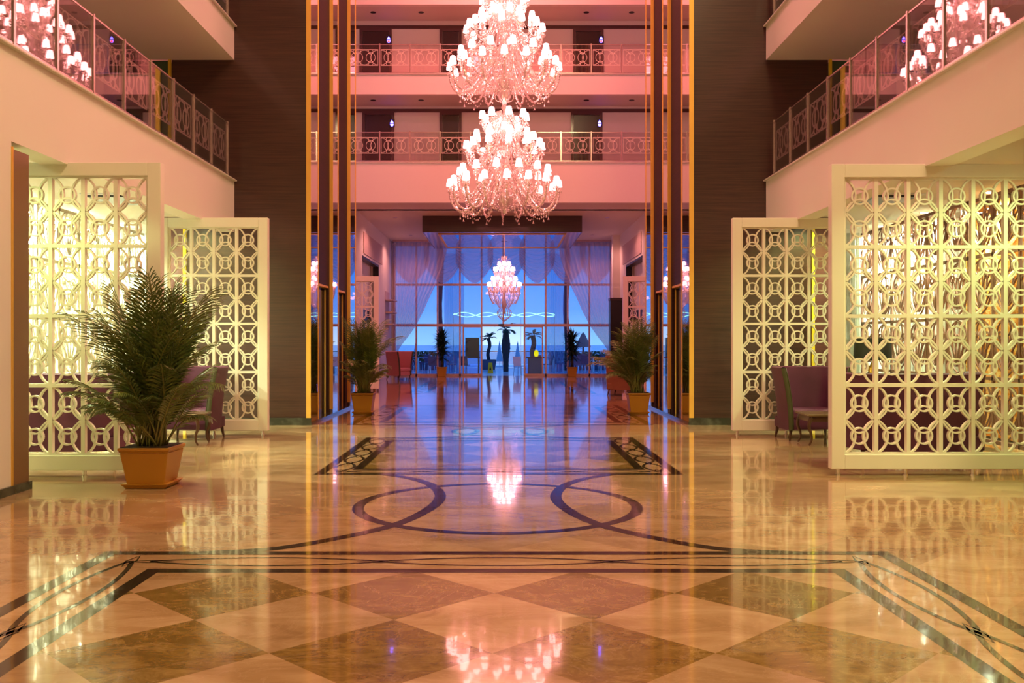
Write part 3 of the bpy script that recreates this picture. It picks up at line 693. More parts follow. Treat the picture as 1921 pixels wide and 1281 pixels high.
def skirt(parent, R0, z0, R1, z1, n, bulge=.1, nb=16, sc=1.0):   # strings of beads falling from a ring
    b = MB()
    for k in range(n):
        a = 2*PI*k/n
        for q in range(nb):
            f = q/(nb-1); r = R0+(R1-R0)*f+bulge*math.sin(PI*f); z = z0+(z1-z0)*f
            b.lathe([(.001, -.018*sc), (.014*sc, 0), (.001, .018*sc)], 4, (r*math.cos(a), r*math.sin(a), z))
    b.build('bead_skirt', 'crystal', parent)
CY = 19.2
for q, dz in enumerate((0, 2.41)):
    Z = -4.0
    ch = thing('chandelier', ('huge tiered crystal chandelier, the lower of the two hung in one column', 'huge tiered crystal chandelier, the upper of the two, cut by the top of the picture')[q], 'chandelier', (AX+.08, CY, 4.0+dz), q*.35, 'great atrium chandeliers')
    for (R, z, n, ph, r0, dip) in ((1.12, 4.64, 16, 0.1, .16, .46), (.92, 4.90, 13, .4, .16, .44), (.78, 5.42, 12, .2, .13, .34), (.60, 5.62, 9, .0, .13, .26), (.46, 6.03, 8, .25, .10, .22), (.32, 5.76, 6, .5, .10, .18)):
        make_tier(ch, R, z+Z, n, ph, r0, dip, 1.0)
    b = MB()
    b.lathe([(.03, 4.12), (.05, 4.16), (.03, 4.2), (.10, 4.26), (.17, 4.36), (.19, 4.5), (.15, 4.62), (.06, 4.68), (.05, 4.8), (.10, 4.95), (.12, 5.1), (.06, 5.2), (.05, 5.3), (.12, 5.4), (.15, 5.5), (.12, 5.6), (.05, 5.68), (.05, 5.8), (.09, 5.9), (.11, 6.0), (.05, 6.1), (.035, 6.25), (.07, 6.32), (.03, 6.38)], 20)
    b.v = [(x, y, z+Z) for x, y, z in b.v]; b.build('central_stem', 'crystal', ch, smooth=True)
    # vase with scrolls between the two stacks
    b = MB(); b.lathe([(.02, 6.34), (.05, 6.40), (.12, 6.50), (.145, 6.60), (.15, 6.66), (.16, 6.665), (.10, 6.62), (.05, 6.52)], 20, (0, 0, Z))
    for k in range(6):
        a = 2*PI*k/6; c_, s2 = math.cos(a), math.sin(a)
        b.tube(cr([(r*c_, r*s2, z+Z) for r, z in ((.06, 6.44), (.16, 6.46), (.19, 6.56), (.14, 6.66), (.18, 6.72), (.21, 6.68))], 5), .009, 6)
    b.build('glass_vase', 'crystal', ch, smooth=True)
    garland(ch, 1.10, 4.58+Z, 12, .1, .16); garland(ch, .76, 5.40+Z, 9, .2, .13); garland(ch, .46, 6.0+Z, 7, .25, .10)
    skirt(ch, .25, 4.95+Z, .80, 4.34+Z, 34, .06, 20); skirt(ch, .16, 5.60+Z, .55, 5.20+Z, 26, .04, 14); skirt(ch, .12, 6.15+Z, .36, 5.85+Z, 20, .03, 10)
    skirt(ch, .45, 4.5+Z, .12, 4.2+Z, 22, .10, 12)
    if q: MB().tube([(0, 0, 2.3), (0, 0, ROOF-6.41)], .02, 8).build('suspension_rod', 'chrome', ch)
# small chandelier under the canopy
c2 = thing('chandelier', 'smaller crystal chandelier with pink-lit shades in front of the glazed entrance', 'chandelier', (at(946, 0, 35.4)[0], 35.4, 2.3))
for (R, z, n, ph, r0, dip) in ((.60, 3.58, 14, 0, .08, .18), (.46, 3.80, 8, .3, .08, .14), (.36, 4.16, 10, .1, .06, .12), (.22, 4.36, 6, .4, .05, .08)):
    make_tier(c2, R, z-2.3, n, ph, r0, dip, .85, 'shade2')
b = MB(); b.lathe([(.02, 2.55), (.05, 2.62), (.02, 2.7), (.07, 2.8), (.1, 2.9), (.06, 3.05), (.04, 3.3), (.1, 3.45), (.1, 3.6), (.04, 3.8), (.09, 4.0), (.04, 4.2), (.05, 4.4), (.09, 4.5), (.03, 4.6), (.13, 4.72), (.14, 4.74), (.03, 4.72), (.02, 5.3)], 16)
for k in range(6):
    a = 2*PI*k/6; b.tube(cr([(r*math.cos(a), r*math.sin(a), z) for r, z in ((.04, 4.5), (.12, 4.52), (.16, 4.62), (.20, 4.66), (.23, 4.62))], 4), .008, 6)
b.v = [(x, y, z-2.3) for x, y, z in b.v]; b.build('central_stem', 'crystal', c2, smooth=True)
skirt(c2, .60, 3.52-2.3, .44, 2.95-2.3, 40, .05, 22); skirt(c2, .40, 3.5-2.3, .2, 2.8-2.3, 26, .08, 22); skirt(c2, .36, 4.1-2.3, .30, 3.75-2.3, 28, .04, 12)
skirt(c2, .16, 2.78-2.3, .25, 2.5-2.3, 18, .06, 10); skirt(c2, .25, 2.5-2.3, .02, 2.28-2.3, 18, .03, 10)
MB().lathe([(.12, 5.30-2.3), (.12, 5.305-2.3)], 16).build('ceiling_plate', 'chrome', c2)

# ------------------------------------------------------------------ plants
def frond(L, tilt, curl, az, base, rng, leafsc=1.0):
    b = MB(); s_ = MB(); N_ = 22; pts = []; p = Vector(base); th = tilt
    d0 = Vector((math.cos(az), math.sin(az), 0))
    for i in range(N_+1):
        pts.append(p.copy()); f = i/N_; th = tilt+curl*f**2.0
        p = p+(d0*math.sin(th)+Vector((0, 0, 1))*math.cos(th))*(L/N_)
    s_.tube(pts, [.009*(1-.75*i/N_)+.0015 for i in range(N_+1)], 5)
    side = Vector((-d0.y, d0.x, 0)); nl = 23
    for k in range(nl):
        f = .30+.70*(k+.3)/nl; q = f*N_; i = min(int(q), N_-1); pp = pts[i].lerp(pts[i+1], q-i); tg = (pts[i+1]-pts[i]).normalized(); nr = tg.cross(side).normalized()
        if nr.z < 0 and False: nr = -nr
        g = (f-.30)/.70; ll = L*.27*leafsc*(.45+1.0*math.sin(PI*min(1, g*.85+.12)))*.78
        for sg in (-1, 1):
            dr = (tg*(.75+.6*g)+side*sg*.85+nr*(-.28)+Vector((0, 0, rng.uniform(-.05, .12)))).normalized()
            wd = (tg.cross(dr)).cross(dr).normalized(); wdt = .0066*(1.0+.6*(1-g))
            a0 = pp; a1 = pp+dr*ll*.5+Vector((0, 0, -.015*ll)); a2 = pp+dr*ll*.85+Vector((0, 0, -.13*ll)); a3 = pp+dr*ll+Vector((0, 0, -.24*ll))
            b.add([a0-wd*wdt*.4, a0+wd*wdt*.4, a1-wd*wdt, a1+wd*wdt, a2-wd*wdt*.6, a2+wd*wdt*.6, a3], [(0, 1, 3, 2), (2, 3, 5, 4), (4, 5, 6)])
    return b, s_
def areca(name_label, loc, n, Lr, seed, potw=.25, poth=.41, lim=(-9, 9, -9, 9), bare=3, top=1.75):
    rng = random.Random(seed)
    t = thing('potted_palm', name_label, 'plant', loc, 0, 'potted palms')
    p = MB(); a0, a1 = potw*.74, potw*.94
    p.frus(0, 0, .045, poth-.05, a0, a0, a1, a1); p.frus(0, 0, poth-.05, poth-.035, a1, a1, potw, potw); p.frus(0, 0, poth-.035, poth, potw, potw, potw*1.01, potw*1.01)
    p.build('pot', 'terra', t, bevel=.012)
    q = MB(); q.frus(0, 0, 0, .02, a0*1.05, a0*1.05, a0*1.12, a0*1.12); q.frus(0, 0, .02, .05, a0*1.12, a0*1.12, a0*1.26, a0*1.26); q.build('saucer', 'terra', t, bevel=.006)
    MB().frus(0, 0, poth-.01, poth+.004, potw*.93, potw*.93, potw*.92, potw*.92).build('soil', 'soil', t)
    for k in range(n):
        f = (k+.5)/n
        for tr_ in range(30):
            az = rng.uniform(0, 2*PI)
            if k % 5 < 3: tilt = (.02+.26*f)*rng.uniform(.5, 1.3); curl = (.30+1.1*f**1.3)*rng.uniform(.7, 1.25); L = rng.uniform(*Lr)*(1.0-.22*f)
            else: tilt = rng.uniform(.25, .75); curl = rng.uniform(.7, 1.6); L = rng.uniform(.75, 1.35)
            bs = (rng.uniform(-.13, .13), rng.uniform(-.13, .13), poth)
            b, s_ = frond(L, tilt, curl, az, bs, rng, .74)
            xs = [v[0] for v in b.v]; ys = [v[1] for v in b.v]
            if min(xs) > lim[0] and max(xs) < lim[1] and min(ys) > lim[2] and max(ys) < lim[3] and max(v[2] for v in b.v) < top+poth: break
        else: continue
        o = s_.build('frond', 'stem', t, smooth=True); b.build('leaflets', 'leaf', o)
    for k in range(12):      # bare canes
        az = rng.uniform(0, 2*PI); bs = (rng.uniform(-.12, .12), rng.uniform(-.12, .12), poth); h = rng.uniform(.5, .95); l = rng.uniform(.05, .14)
        MB().tube([bs, (bs[0]+l*.4*math.cos(az), bs[1]+l*.4*math.sin(az), poth+h*.5), (bs[0]+l*math.cos(az), bs[1]+l*math.sin(az), poth+h)], [.012, .010, .005], 6).build('cane', 'stem', t, smooth=True)
    for k in range(bare):    # thin unopened spears
        az = (2.7, .5, 1.2)[k]; l = .55; h = 1.9-.15*k
        MB().tube([(0, 0, poth), (l*.3*math.cos(az), 0, poth+h*.5), (l*math.cos(az), 0, poth+h)], [.008, .006, .002], 5).build('spear_leaf', 'leaf', t, smooth=True)
    return t
areca('big bushy palm in a square orange pot, nearest plant on the left', (at(279, 0, 9.62)[0], 9.72, 0), 72, (1.5, 2.25), 3, .26, .42, (-.82, 1.0, -.9, .60), top=1.86)
areca('shadowed palm in an orange pot at the end of the left lift block', (-2.90, 19.45, 0), 60, (1.3, 2.1), 11, .235, .44, (-.54, 1.15, -1.2, 1.2), 0, 1.6)
areca('shadowed palm in an orange pot at the end of the right lift block', (2.82, 19.45, 0), 60, (1.3, 2.1), 23, .235, .44, (-1.15, .52, -1.2, 1.2), 0, 1.6)
def yucca(label, loc, h, r, seed, leafm='yucca', pot=True, name='potted_yucca', grp='potted yuccas by the glazing', trunk=.06, heads=4):
    rng = random.Random(seed); t = thing(name, label, 'plant', loc, 0, grp); ph = .42 if pot else 0
    if pot:
        MB().frus(0, 0, 0, .38, .17, .17, .21, .21).frus(0, 0, .38, .42, .23, .23, .235, .235).build('pot', 'terra', t, bevel=.01)
        MB().frus(0, 0, .40, .425, .2, .2, .2, .2).build('soil', 'soil', t)
    MB().tube([(0, 0, ph), (.02, 0, ph+h*.35), (0, 0.02, ph+h*.8)], [trunk, trunk*.9, trunk*.8], 8).build('trunk', 'bark', t, smooth=True)
    for q in range(heads):
        b = MB(); zc = ph+h*(.35+.6*q/max(1, heads-1)) if heads > 1 else ph+h
        for k in range(74):
            az = rng.uniform(0, 2*PI); el = rng.uniform(-.5, 1.35); L = r*rng.uniform(.75, 1.1); d = Vector((math.cos(az)*math.cos(el), math.sin(az)*math.cos(el), math.sin(el)))
            s2 = d.cross(Vector((0, 0, 1))).normalized()*.036; o = Vector((0, 0, zc)); a = o+d*L*.5; e_ = o+d*L+Vector((0, 0, -.10*L))
            b.add([o-s2*.5, o+s2*.5, a+s2, a-s2, e_], [(0, 1, 2, 3), (3, 2, 4)])
        b.build('leaf_rosette', leafm, t)
    return t
yucca('dark spiky yucca in an orange pot inside the glazing, left of the doorway', at(829, 0, 40.0)[:2]+(0,), 1.25, .62, 1)
yucca('dark spiky yucca in an orange pot inside the glazing, right of the doorway', at(1073, 0, 40.0)[:2]+(0,), 1.25, .62, 2)

# ------------------------------------------------------------------ lounge furniture
def tub(Wd, Dp, H, flare=.12):
    # U shaped shell, open towards -Y ; returns (outer+inner shell, front trims, seat, base)
    sh = MB(); nu, nv = 40, 10; th = .075
    def plan(u, off, hf):
        # superellipse U path
        a = PI*u; ex = .45
        hw = Wd/2-.10+flare*hf**2-off; dp = Dp-off
        cx = -math.copysign(abs(math.cos(a))**ex, math.cos(a)); sy = abs(math.sin(a))**ex
        return cx*hw, -Dp/2+sy*(dp+flare*.15*hf**2)
    def hh(u): return H*(1-.0*abs(2*u-1))
    def outer(u, v): x, y = plan(u, 0, v); return (x, y, .16+(hh(u)-.16)*v)
    def inner(u, v): x, y = plan(u, th, v); return (x, y+(0.0), .16+(hh(u)-.16)*v)
    sh.grid(outer, nu, nv); sh.grid(inner, nu, nv)
    top = MB(); sh.grid(lambda u, v: tuple(Vector(outer(u, 1)).lerp(Vector(inner(u, 1)), v)+Vector((0, 0, .02*math.sin(PI*v)))), nu, 3)
    trs = []
    for u in (0, 1):
        tr = MB(); trs.append(tr)
        tr.grid(lambda v, q, u=u: tuple(Vector(outer(u, v)).lerp(Vector(inner(u, v)), q)+Vector((0, -.004-.012*math.sin(PI*q), 0))), nv, 3)
        tr.tube([tuple(Vector(inner(u, k/10))+Vector((0, -.005, 0))) for k in range(11)], .008, 6)
    return sh, trs
def armchair_parts(t, Wd=.95, Dp=.80, H=1.10, fab='purple'):
    sh, tr = tub(Wd, Dp, H); sh.build('back_shell', fab, t, smooth=True); [q.build('front_piping', 'greentrim', t, smooth=True) for q in tr]
    hw = Wd/2-.165
    MB().box(-hw, hw, -Dp/2-.02, Dp/2-.1, .33, .47).build('seat_cushion', fab, t, bevel=.035)
    MB().box(-hw-.05, hw+.05, -Dp/2-.0, Dp/2-.08, .17, .33).build('seat_base', fab, t, bevel=.01)
    for x in (-hw-.01, hw+.01):
        for y in (-Dp/2+.05, Dp/2-.12):
            MB().tube([(x, y, .18), (x*1.02, y+(-.0 if y < 0 else .02), .09), (x*1.06, y+(-.015 if y < 0 else .04), 0)], [.028, .022, .014], 8).build('leg', 'walnut', t, smooth=True)
def armchair(label, loc, rz, Wd=.98, fab='purple', name='wingback_armchair', cat='armchair', **k):
    t = thing(name, label, cat, loc, rz, 'purple lounge seats' if fab == 'purple' else None)
    armchair_parts(t, Wd, fab=fab, **k); return t
armchair('purple wingback armchair facing the hall in front of the right far screen', (4.74, 14.5, 0), .06, 1.08, Dp=.74)
armchair('purple wingback armchair half hidden behind the big potted palm', (-4.80, 14.48, 0), -.06, 1.02, Dp=.74)
armchair('wide purple sofa seen from behind through the nearest right screen', (5.15, 11.75, 0), PI, 1.75, name='wingback_sofa', cat='sofa')
armchair('wide purple sofa seen from behind through the nearest left screen', (-5.55, 11.75, 0), PI, 1.85, name='wingback_sofa', cat='sofa')
armchair('brown tub armchair beyond the right lift block, by the palm', (3.35, 26.2, 0), 1.1, .85, 'brownfab', 'tub_armchair')
armchair('rose brocade armchair beside the gathered left curtain', (-4.15, 37.0, 0), .9, .9, 'pinkfab', 'tub_armchair')
def coffee_table(label, loc, L=1.0, Wd=.6, H=.46):
    t = thing('coffee_table', label, 'table', loc, 0, 'coffee tables between the lounge seats')
    MB().box(-L/2, L/2, -Wd/2, Wd/2, H-.03, H).build('tabletop', 'tabletop', t, bevel=.008)
    m = MB(); m.box(-L/2+.04, L/2-.04, -Wd/2+.03, -Wd/2+.05, H-.11, H-.03); m.box(-L/2+.04, L/2-.04, Wd/2-.05, Wd/2-.03, H-.11, H-.03); m.box(-L/2+.03, -L/2+.05, -Wd/2+.05, Wd/2-.05, H-.11, H-.03); m.box(L/2-.05, L/2-.03, -Wd/2+.05, Wd/2-.05, H-.11, H-.03); m.build('apron', 'walnut', t)
    for sx_ in (-1, 1):
        for sy in (-1, 1):
            p = [(0, .03, H-.04), (.03, .03, H-.12), (.035, .02, H-.2), (.0, .0, H-.3), (.0, 0, H-.38), (.035, .0, .01)]
            MB().tube(cr([(sx_*(L/2-.06+a), sy*(Wd/2-.05+b_*.3), z) for a, b_, z in p], 4), [.03-.017*k/20 for k in range(21)], 8).build('leg', 'walnut', t, smooth=True)
coffee_table('low wooden coffee table with curved legs before the right armchair', (4.95, 13.65, 0), 1.15)
coffee_table('low wooden coffee table with curved legs before the left armchair', (-4.85, 13.65, 0), 1.0)
t = thing('side_table', 'dark console table under the black lamp at the right lounge end', 'table', (6.15, 16.4, 0))
MB().box(-.5, .5, -.22, .22, .72, .76).build('tabletop', 'walnut', t, bevel=.005)
for a in (-.45, .45):
    for b_ in (-.18, .18): MB().frus(a, b_, 0, .72, .015, .015, .025, .025).build('leg', 'walnut', t)
t = thing('table_lamp', 'table lamp with a black drum shade seen through the right near screen', 'lamp', (at(1641, 0, 16.3)[0], 16.4, .76))
MB().lathe([(.10, 0), (.11, .02), (.03, .04), (.05, .14), (.08, .24), (.03, .36), (.012, .40), (.012, .45)], 18).build('lamp_base', 'brass', t, smooth=True)
b = MB(); n = 28
b.lathe([(.32, .42), (.30, .80)], n); b.f = b.f[:-2]; b.m = b.m[:-2]; b.build('lamp_shade', 'lampblack', t, smooth=True)
MB().lathe([(.015, .44), (.04, .50), (.04, .56), (.01, .60)], 10).build('bulb', emit('warm_bulb', (1, .75, .4), 8), t, smooth=True)

# window grilles, curtains and downlights along the lounge sides
def grille(sd, label, mt, xg, ya, yb):
    t = thing('window_grille', label, 'grille', (sd*xg, 0, 0), 0, 'ornamental grilles along the lounge windows')
    fn = lambda a, c, q: (q, a, c)
    fr_ = MB()
    for z in (.06, .97, 1.86, 2.76, 3.60): fr_.ribbon([(ya, z), (yb, z)], .05, -.02, .02, fn)
    n = round((yb-ya)/.72); st = (yb-ya)/n
    for k in range(n+1): fr_.ribbon([(ya+k*st, .03), (ya+k*st, 3.62)], .035, -.02, .02, fn)
    fr_.build('bars', mt, t)
    o = MB()
    def oval(cx, cz, rx, rz, tilt=0):
        pts = []
        for k in range(20):
            a = 2*PI*k/20; x, z = rx*math.cos(a), rz*math.sin(a); pts.append((cx+x*math.cos(tilt)-z*math.sin(tilt), cz+x*math.sin(tilt)+z*math.cos(tilt)))
        o.ribbon(pts, .014, -.012, .012, fn, closed=True)
    for k in range(n):
        c = ya+(k+.5)*st
        for j, zb in enumerate((.06, .97, 1.86, 2.76)):
            zc = zb+.10
            for tl in (-.62, -.30, 0, .30, .62): oval(c-.30*math.sin(tl), zc+.30*math.cos(tl), .055, .24, tl)
            oval(c, zb+.72, .11, .11); oval(c-.17, zb+.62, .055, .055); oval(c+.17, zb+.62, .055, .055)
            for s in (-1, 1): o.ribbon(cr([(c, zb+.04), (c+s*.2, zb+.18), (c+s*.31, zb+.45), (c+s*.22, zb+.75), (c, zb+.86)], 5), .014, -.012, .012, fn)
    o.build('petal_tracery', mt, t)
grille(1, 'mauve ornamental grille of petals along the right lounge window', 'mauve', 7.05, 10.6, 18.3)
grille(-1, 'pale ornamental grille of petals along the left lounge window', 'whitegr', 7.05, 10.6, 18.3)
def drape(sd, x, ya, yb, mt, label, h=3.62, nf=26, axis='y', ph=0):
    n = nf*8
    if axis == 'y': fn = lambda u, v: (sd*(x+.05*math.sin(u*nf*2*PI+ph)), ya+(yb-ya)*u, .03+h*v)
    else: fn = lambda u, v: (ya+(yb-ya)*u, x+.05*math.sin(u*nf*2*PI+ph), .03+h*v)
    tag(MB().grid(fn, n, 2).build('curtain', mt, smooth=True), label, 'curtain', 'lounge window curtains')
drape(1, 7.58, 15.3, 18.45, 'voile', 'brightly lit white curtain at the far end of the right lounge side')
drape(1, 7.58, 9.2, 15.2, 'orange', 'orange damask curtain behind the mauve grille on the right', nf=40)
drape(-1, 7.58, 11.2, 18.45, 'voile', 'brightly lit white curtain behind the pale grille on the left', nf=52)
drape(1, 18.45, at(1576, 0, 18.5)[0], 7.45, 'voile', 'white curtain across the end wall of the right lounge', axis='x', nf=8)
drape(-1, 18.45, -7.45, at(300, 0, 18.5)[0]+.3, 'voile', 'white curtain across the end wall of the left lounge', axis='x', nf=9)
LZ = CZ+.28
ord_ = ('nearest', 'second nearest', 'third nearest', 'farthest')
for sd, nm in ((-1, 'left'), (1, 'right')):
    for k, y in enumerate((11.6, 14.0, 16.2, 18.1)):
        t = thing('downlight', 'recessed window downlight, %s of the four along the %s lounge grille' % (ord_[k], nm), 'ceiling light', (sd*7.32, y, LZ), 0, 'lounge window downlights')
        MB().lathe([(.085, -.012), (.085, 0)], 18).build('trim_ring', 'chrome', t)
        MB().lathe([(.06, -.016), (.06, -.0125)], 18).build('lens', 'spot', t)
        pw = 1800 if sd < 0 else (120, 400, 1100, 1000)[k]
        spot('lamp', t, (0, 0, -.04), (0, 0, 0), (.86, 1, .64), pw, 2.6, .04)
    for k, (x, y) in enumerate(((5.6, 9.2), (5.6, 12.6), (5.6, 16.0))):
        t = thing('downlight', 'recessed seating downlight, %s of the three over the %s lounge' % (('nearest', 'middle', 'farthest')[k], nm), 'ceiling light', (sd*x, y, LZ), 0, 'lounge seating downlights')
        MB().lathe([(.085, -.012), (.085, 0)], 18).build('trim_ring', 'chrome', t)
        MB().lathe([(.06, -.016), (.06, -.0125)], 18).build('lens', 'spot', t)
        spot('lamp', t, (0, 0, -.04), (0, 0, 0), (.80, 1, .36), 230 if sd < 0 else 260, 2.7, .05)
    v = tag(MB().box(-.5, .5, -.5, .5, -.02, 0).box(-.42, .42, -.42, .42, -.05, -.02, 1).build('ceiling_vent', ['whitepl', 'black']), 'square ceiling air vent over the %s lounge' % nm, 'vent', 'lounge ceiling vents'); v.location = (sd*5.9, 14.6, LZ)
t = thing('smoke_detector', 'small round white detector on the left lounge ceiling', 'detector', (-5.5, 11.2, LZ))
MB().lathe([(.03, -.06), (.06, -.045), (.07, -.01), (.075, 0)], 16).build('housing', 'whitepl', t, smooth=True); MB().lathe([(.01, -.07), (.012, -.06)], 8).build('sensor_tip', 'black', t)

# lights added around the canopy to throw pink on sheers and lobby
for k, (x, y) in enumerate(((-3.8, 33.0), (3.7, 33.0), (-3.8, 38.5), (3.7, 38.5))):
    t = thing('added_lobby_light', 'added rose fill downlight at the %s corner of the lobby ceiling' % ('near left', 'near right', 'far left', 'far right')[k], 'ceiling light', (x, y, 5.9), 0, 'added lobby lights')
    MB().lathe([(.08, -.01), (.08, 0)], 16).build('trim_ring', 'chrome', t)
    spot('lamp', t, (0, 0, -.03), (0, 0, 0), (1, .36, .32), 210, 2.6, .06)

# ------------------------------------------------------------------ outside terrace
S('floor_terrace', MB().box(-60, 60, 41.2, 62, -.25, -.05), 'deck')
S('floor_sea', MB().box(-400, 400, 62, 560, -1.2, -.6), 'sea')
o = MB().box(-9, 9, 54.2, 56.5, -.05, -.04).build('pool', 'pool'); tag(o, 'turquoise pool set in the terrace beyond the doorway', 'pool')
def tree(label, px, py0, y, h, r, seed, tr=.22, crown=1.6, thick=None):
    rng = random.Random(seed); x = at(px, 0, y)[0]; t = thing('palm_tree', label, 'tree', (x, y, -.05), 0, 'terrace palm trees')
    n = 20; pts = [((0 if thick else .05*math.sin(k*.5)), 0, h*k/n) for k in range(n+1)]
    MB().tube(pts, [tr*(1+(.07 if k % 2 else 0))*(1.0 if not thick else thick(k/n)) for k in range(n+1)], 10).build('trunk', 'bark', t, smooth=False)
    for k in range(14):
        az = 2*PI*k/14+rng.uniform(-.2, .2); b, s_ = frond(crown*rng.uniform(.8, 1.1), rng.uniform(.3, 1.5), 1.4, az, (0, 0, h-.05), rng, 1.0)
        s_.add(b.v, b.f); s_.build('frond', 'yucca', t)
tree('tall palm trunk outside the glass left of the doorway', 826, 0, 50, 7.2, .2, 5, .14)
tree('tall palm trunk outside the glass right of the doorway', 1063, 0, 50, 7.2, .2, 6, .14)
tree('stout palm with a swollen shaggy trunk centred in the doorway', 949, 0, 48.5, 2.2, .3, 8, .16, .6, lambda f: .85+.55*math.exp(-((f-.60)/.22)**2))
tree('small leaning palm left of the stout doorway palm', 917, 0, 53, 1.75, .2, 9, .10, .6)
tree('short palm behind the right glass door leaf', 1000, 0, 53.2, 1.9, .2, 10, .14, .6)
for i, px in enumerate((937, 971, 780)):
    y = 57.2 if i < 2 else 52; t = thing('parasol', ('closed pale parasol left of the stout doorway palm', 'closed pale parasol right of the stout doorway palm', 'closed pale parasol behind the left glazing')[i], 'parasol', (at(px, 0, y)[0], y, -.05), 0, 'closed parasols')
    MB().tube([(0, 0, 0), (0, 0, 1.6)], .025, 8).build('pole', 'chrome', t); MB().lathe([(.22, .35), (.20, .4), (.10, 1.0), (.02, 1.55)], 10).build('canopy', 'umb', t, smooth=True); MB().lathe([(.25, 0), (.25, .06)], 14).build('base', 'whitepl', t)
t = thing('glass_fence', 'low glass fence along the seaward edge of the terrace', 'fence', (0, 60, -.05))
for k in range(25): MB().box(-18+k*1.5-.02, -18+k*1.5+.02, -.02, .02, 0, .95).build('post', 'chrome', t)
MB().box(-18, 18, -.02, .02, .9, .95).build('top_rail', 'chrome', t); MB().box(-18, 18, -.005, .005, .1, .88).build('glass_pane', 'tint2', t)
def tchair():
    t = thing('terrace_chair', '', 'chair', (0, 0, 0), 0, 'terrace dining chairs')
    MB().box(-.21, .21, -.21, .21, .43, .46).build('seat', 'bluedk', t, bevel=.008)
    MB().add([(-.2, .19, .46), (.2, .19, .46), (.2, .28, .88), (-.2, .28, .88), (-.2, .21, .46), (.2, .21, .46), (.2, .30, .88), (-.2, .30, .88)], [(0, 1, 2, 3), (7, 6, 5, 4), (0, 4, 5, 1), (1, 5, 6, 2), (2, 6, 7, 3), (3, 7, 4, 0)]).build('backrest', 'bluedk', t)
    for a in (-.18, .18):
        for b_ in (-.18, .18): MB().tube([(a, b_, .43), (a*1.15, b_*1.15, 0)], .014, 6).build('leg', 'chrome', t)
    return t
tc0 = tchair(); tpos = []
spots = [(752, 45, .3, 'farthest left against the gathered curtain'), (768, 44, 2.8, 'left of the first table from the left'), (800, 46, -1.5, 'right of the first table from the left'), (812, 43.6, .2, 'just left of the left yucca'), (848, 45, 1.5, 'just right of the left yucca'), (872, 44, 2.9, 'behind the left sliding door leaf'),
         (1012, 46.4, .3, 'behind the right sliding door leaf'), (1026, 45.2, -1.4, 'near the right sliding door post'), (1050, 46.7, 1.4, 'just left of the right yucca'), (1088, 44.2, .5, 'just right of the right yucca'), (1100, 46, 2.6, 'left of the rightmost table'), (1125, 44.5, -1.2, 'farthest right against the gathered curtain')]
spots += [(760, 49, 1.1, 'far left in the back row'), (778, 50, 2.2, 'in the back row behind the first table'), (806, 49.5, .6, 'in the back row left of the left palm trunk'), (843, 49.0, 2.6, 'in the back row right of the left palm trunk'), (862, 49, 1.9, 'in the back row behind the left yucca table'),
          (1046, 49.6, .9, 'in the back row behind the right yucca table'), (1083, 48.9, 2.4, 'in the back row right of the right palm trunk'), (1094, 50.3, .3, 'in the back row under the thatched parasol'), (1118, 49.5, 1.5, 'in the back row behind the rightmost table'), (1136, 50, 2.0, 'far right in the back row')]
for i, (px, y, rz, d) in enumerate(spots):
    lab = 'dark terrace chair outside the glass, %s' % d
    if i == 0: tc0.location = at(px, 0, y)[:2]+(-.05,); tc0.rotation_euler = (0, 0, rz); tc0['label'] = lab
    else: dup(tc0, at(px, 0, y)[:2]+(-.05,), rz, lab)
t = dup(tc0, at(975, 0, 42.6)[:2]+(-.05,), 2.6, 'white terrace chair standing at the right side of the open doorway')
for c_ in t.children:
    if c_.name.startswith(('seat', 'backrest')): c_.data = c_.data.copy(); c_.data.materials[0] = M['whitepl']
def ttable(px, y, label):
    t = thing('terrace_table', label, 'table', at(px, 0, y)[:2]+(-.05,), 0, 'terrace tables')
    MB().box(-.45, .45, -.45, .45, .72, .75).build('tabletop', 'bluedk', t); MB().lathe([(.04, .02), (.04, .72)], 10).build('column', 'chrome', t); MB().lathe([(.28, 0), (.28, .02)], 16).build('base', 'chrome', t)
for px, y, l in ((785, 47.6, 'terrace table first from the left behind the glass'), (860, 47.6, 'terrace table behind the left yucca'), (1038, 47.6, 'terrace table between the right door leaf and yucca'), (1112, 47.6, 'rightmost terrace table behind the glass')): ttable(px, y, l)
t = thing('service_stand', 'dark wooden service cabinet outside the left sliding door', 'cabinet', at(886, 0, 45)[:2]+(-.05,))
MB().box(-.33, .33, -.2, .2, .82, 1.75).build('cabinet_body', 'wood', t); MB().box(-.37, .37, -.25, .25, .76, .82).build('red_shelf', 'red', t)
for a in (-.3, .3): MB().box(a-.025, a+.025, -.18, .18, 0, .76).build('leg', 'walnut', t)
t = thing('service_stand', 'dark service counter outside the right sliding door under the yellow lamp', 'cabinet', at(1004, 0, 45)[:2]+(-.05,))
MB().box(-.36, .36, -.2, .2, 0, .76).build('cabinet_body', 'bluedk', t); MB().box(-.42, .42, -.25, .25, .76, .82).build('red_shelf', 'red', t)
t = thing('yellow_lantern', 'glowing yellow lantern on the service counter outside the right door', 'lamp', at(1006, 0, 45)[:2]+(.77,))
MB().lathe([(.05, 0), (.09, .05), (.12, .18), (.08, .30), (.02, .34)], 12).build('lantern_glass', 'ylamp', t, smooth=True); MB().lathe([(.07, -.0), (.07, .02)], 12).build('lantern_base', 'black', t)
t = thing('wet_floor_sign', 'yellow folding wet-floor sign on the terrace left of the doorway palm', 'sign', at(920, 0, 46)[:2]+(-.05,))
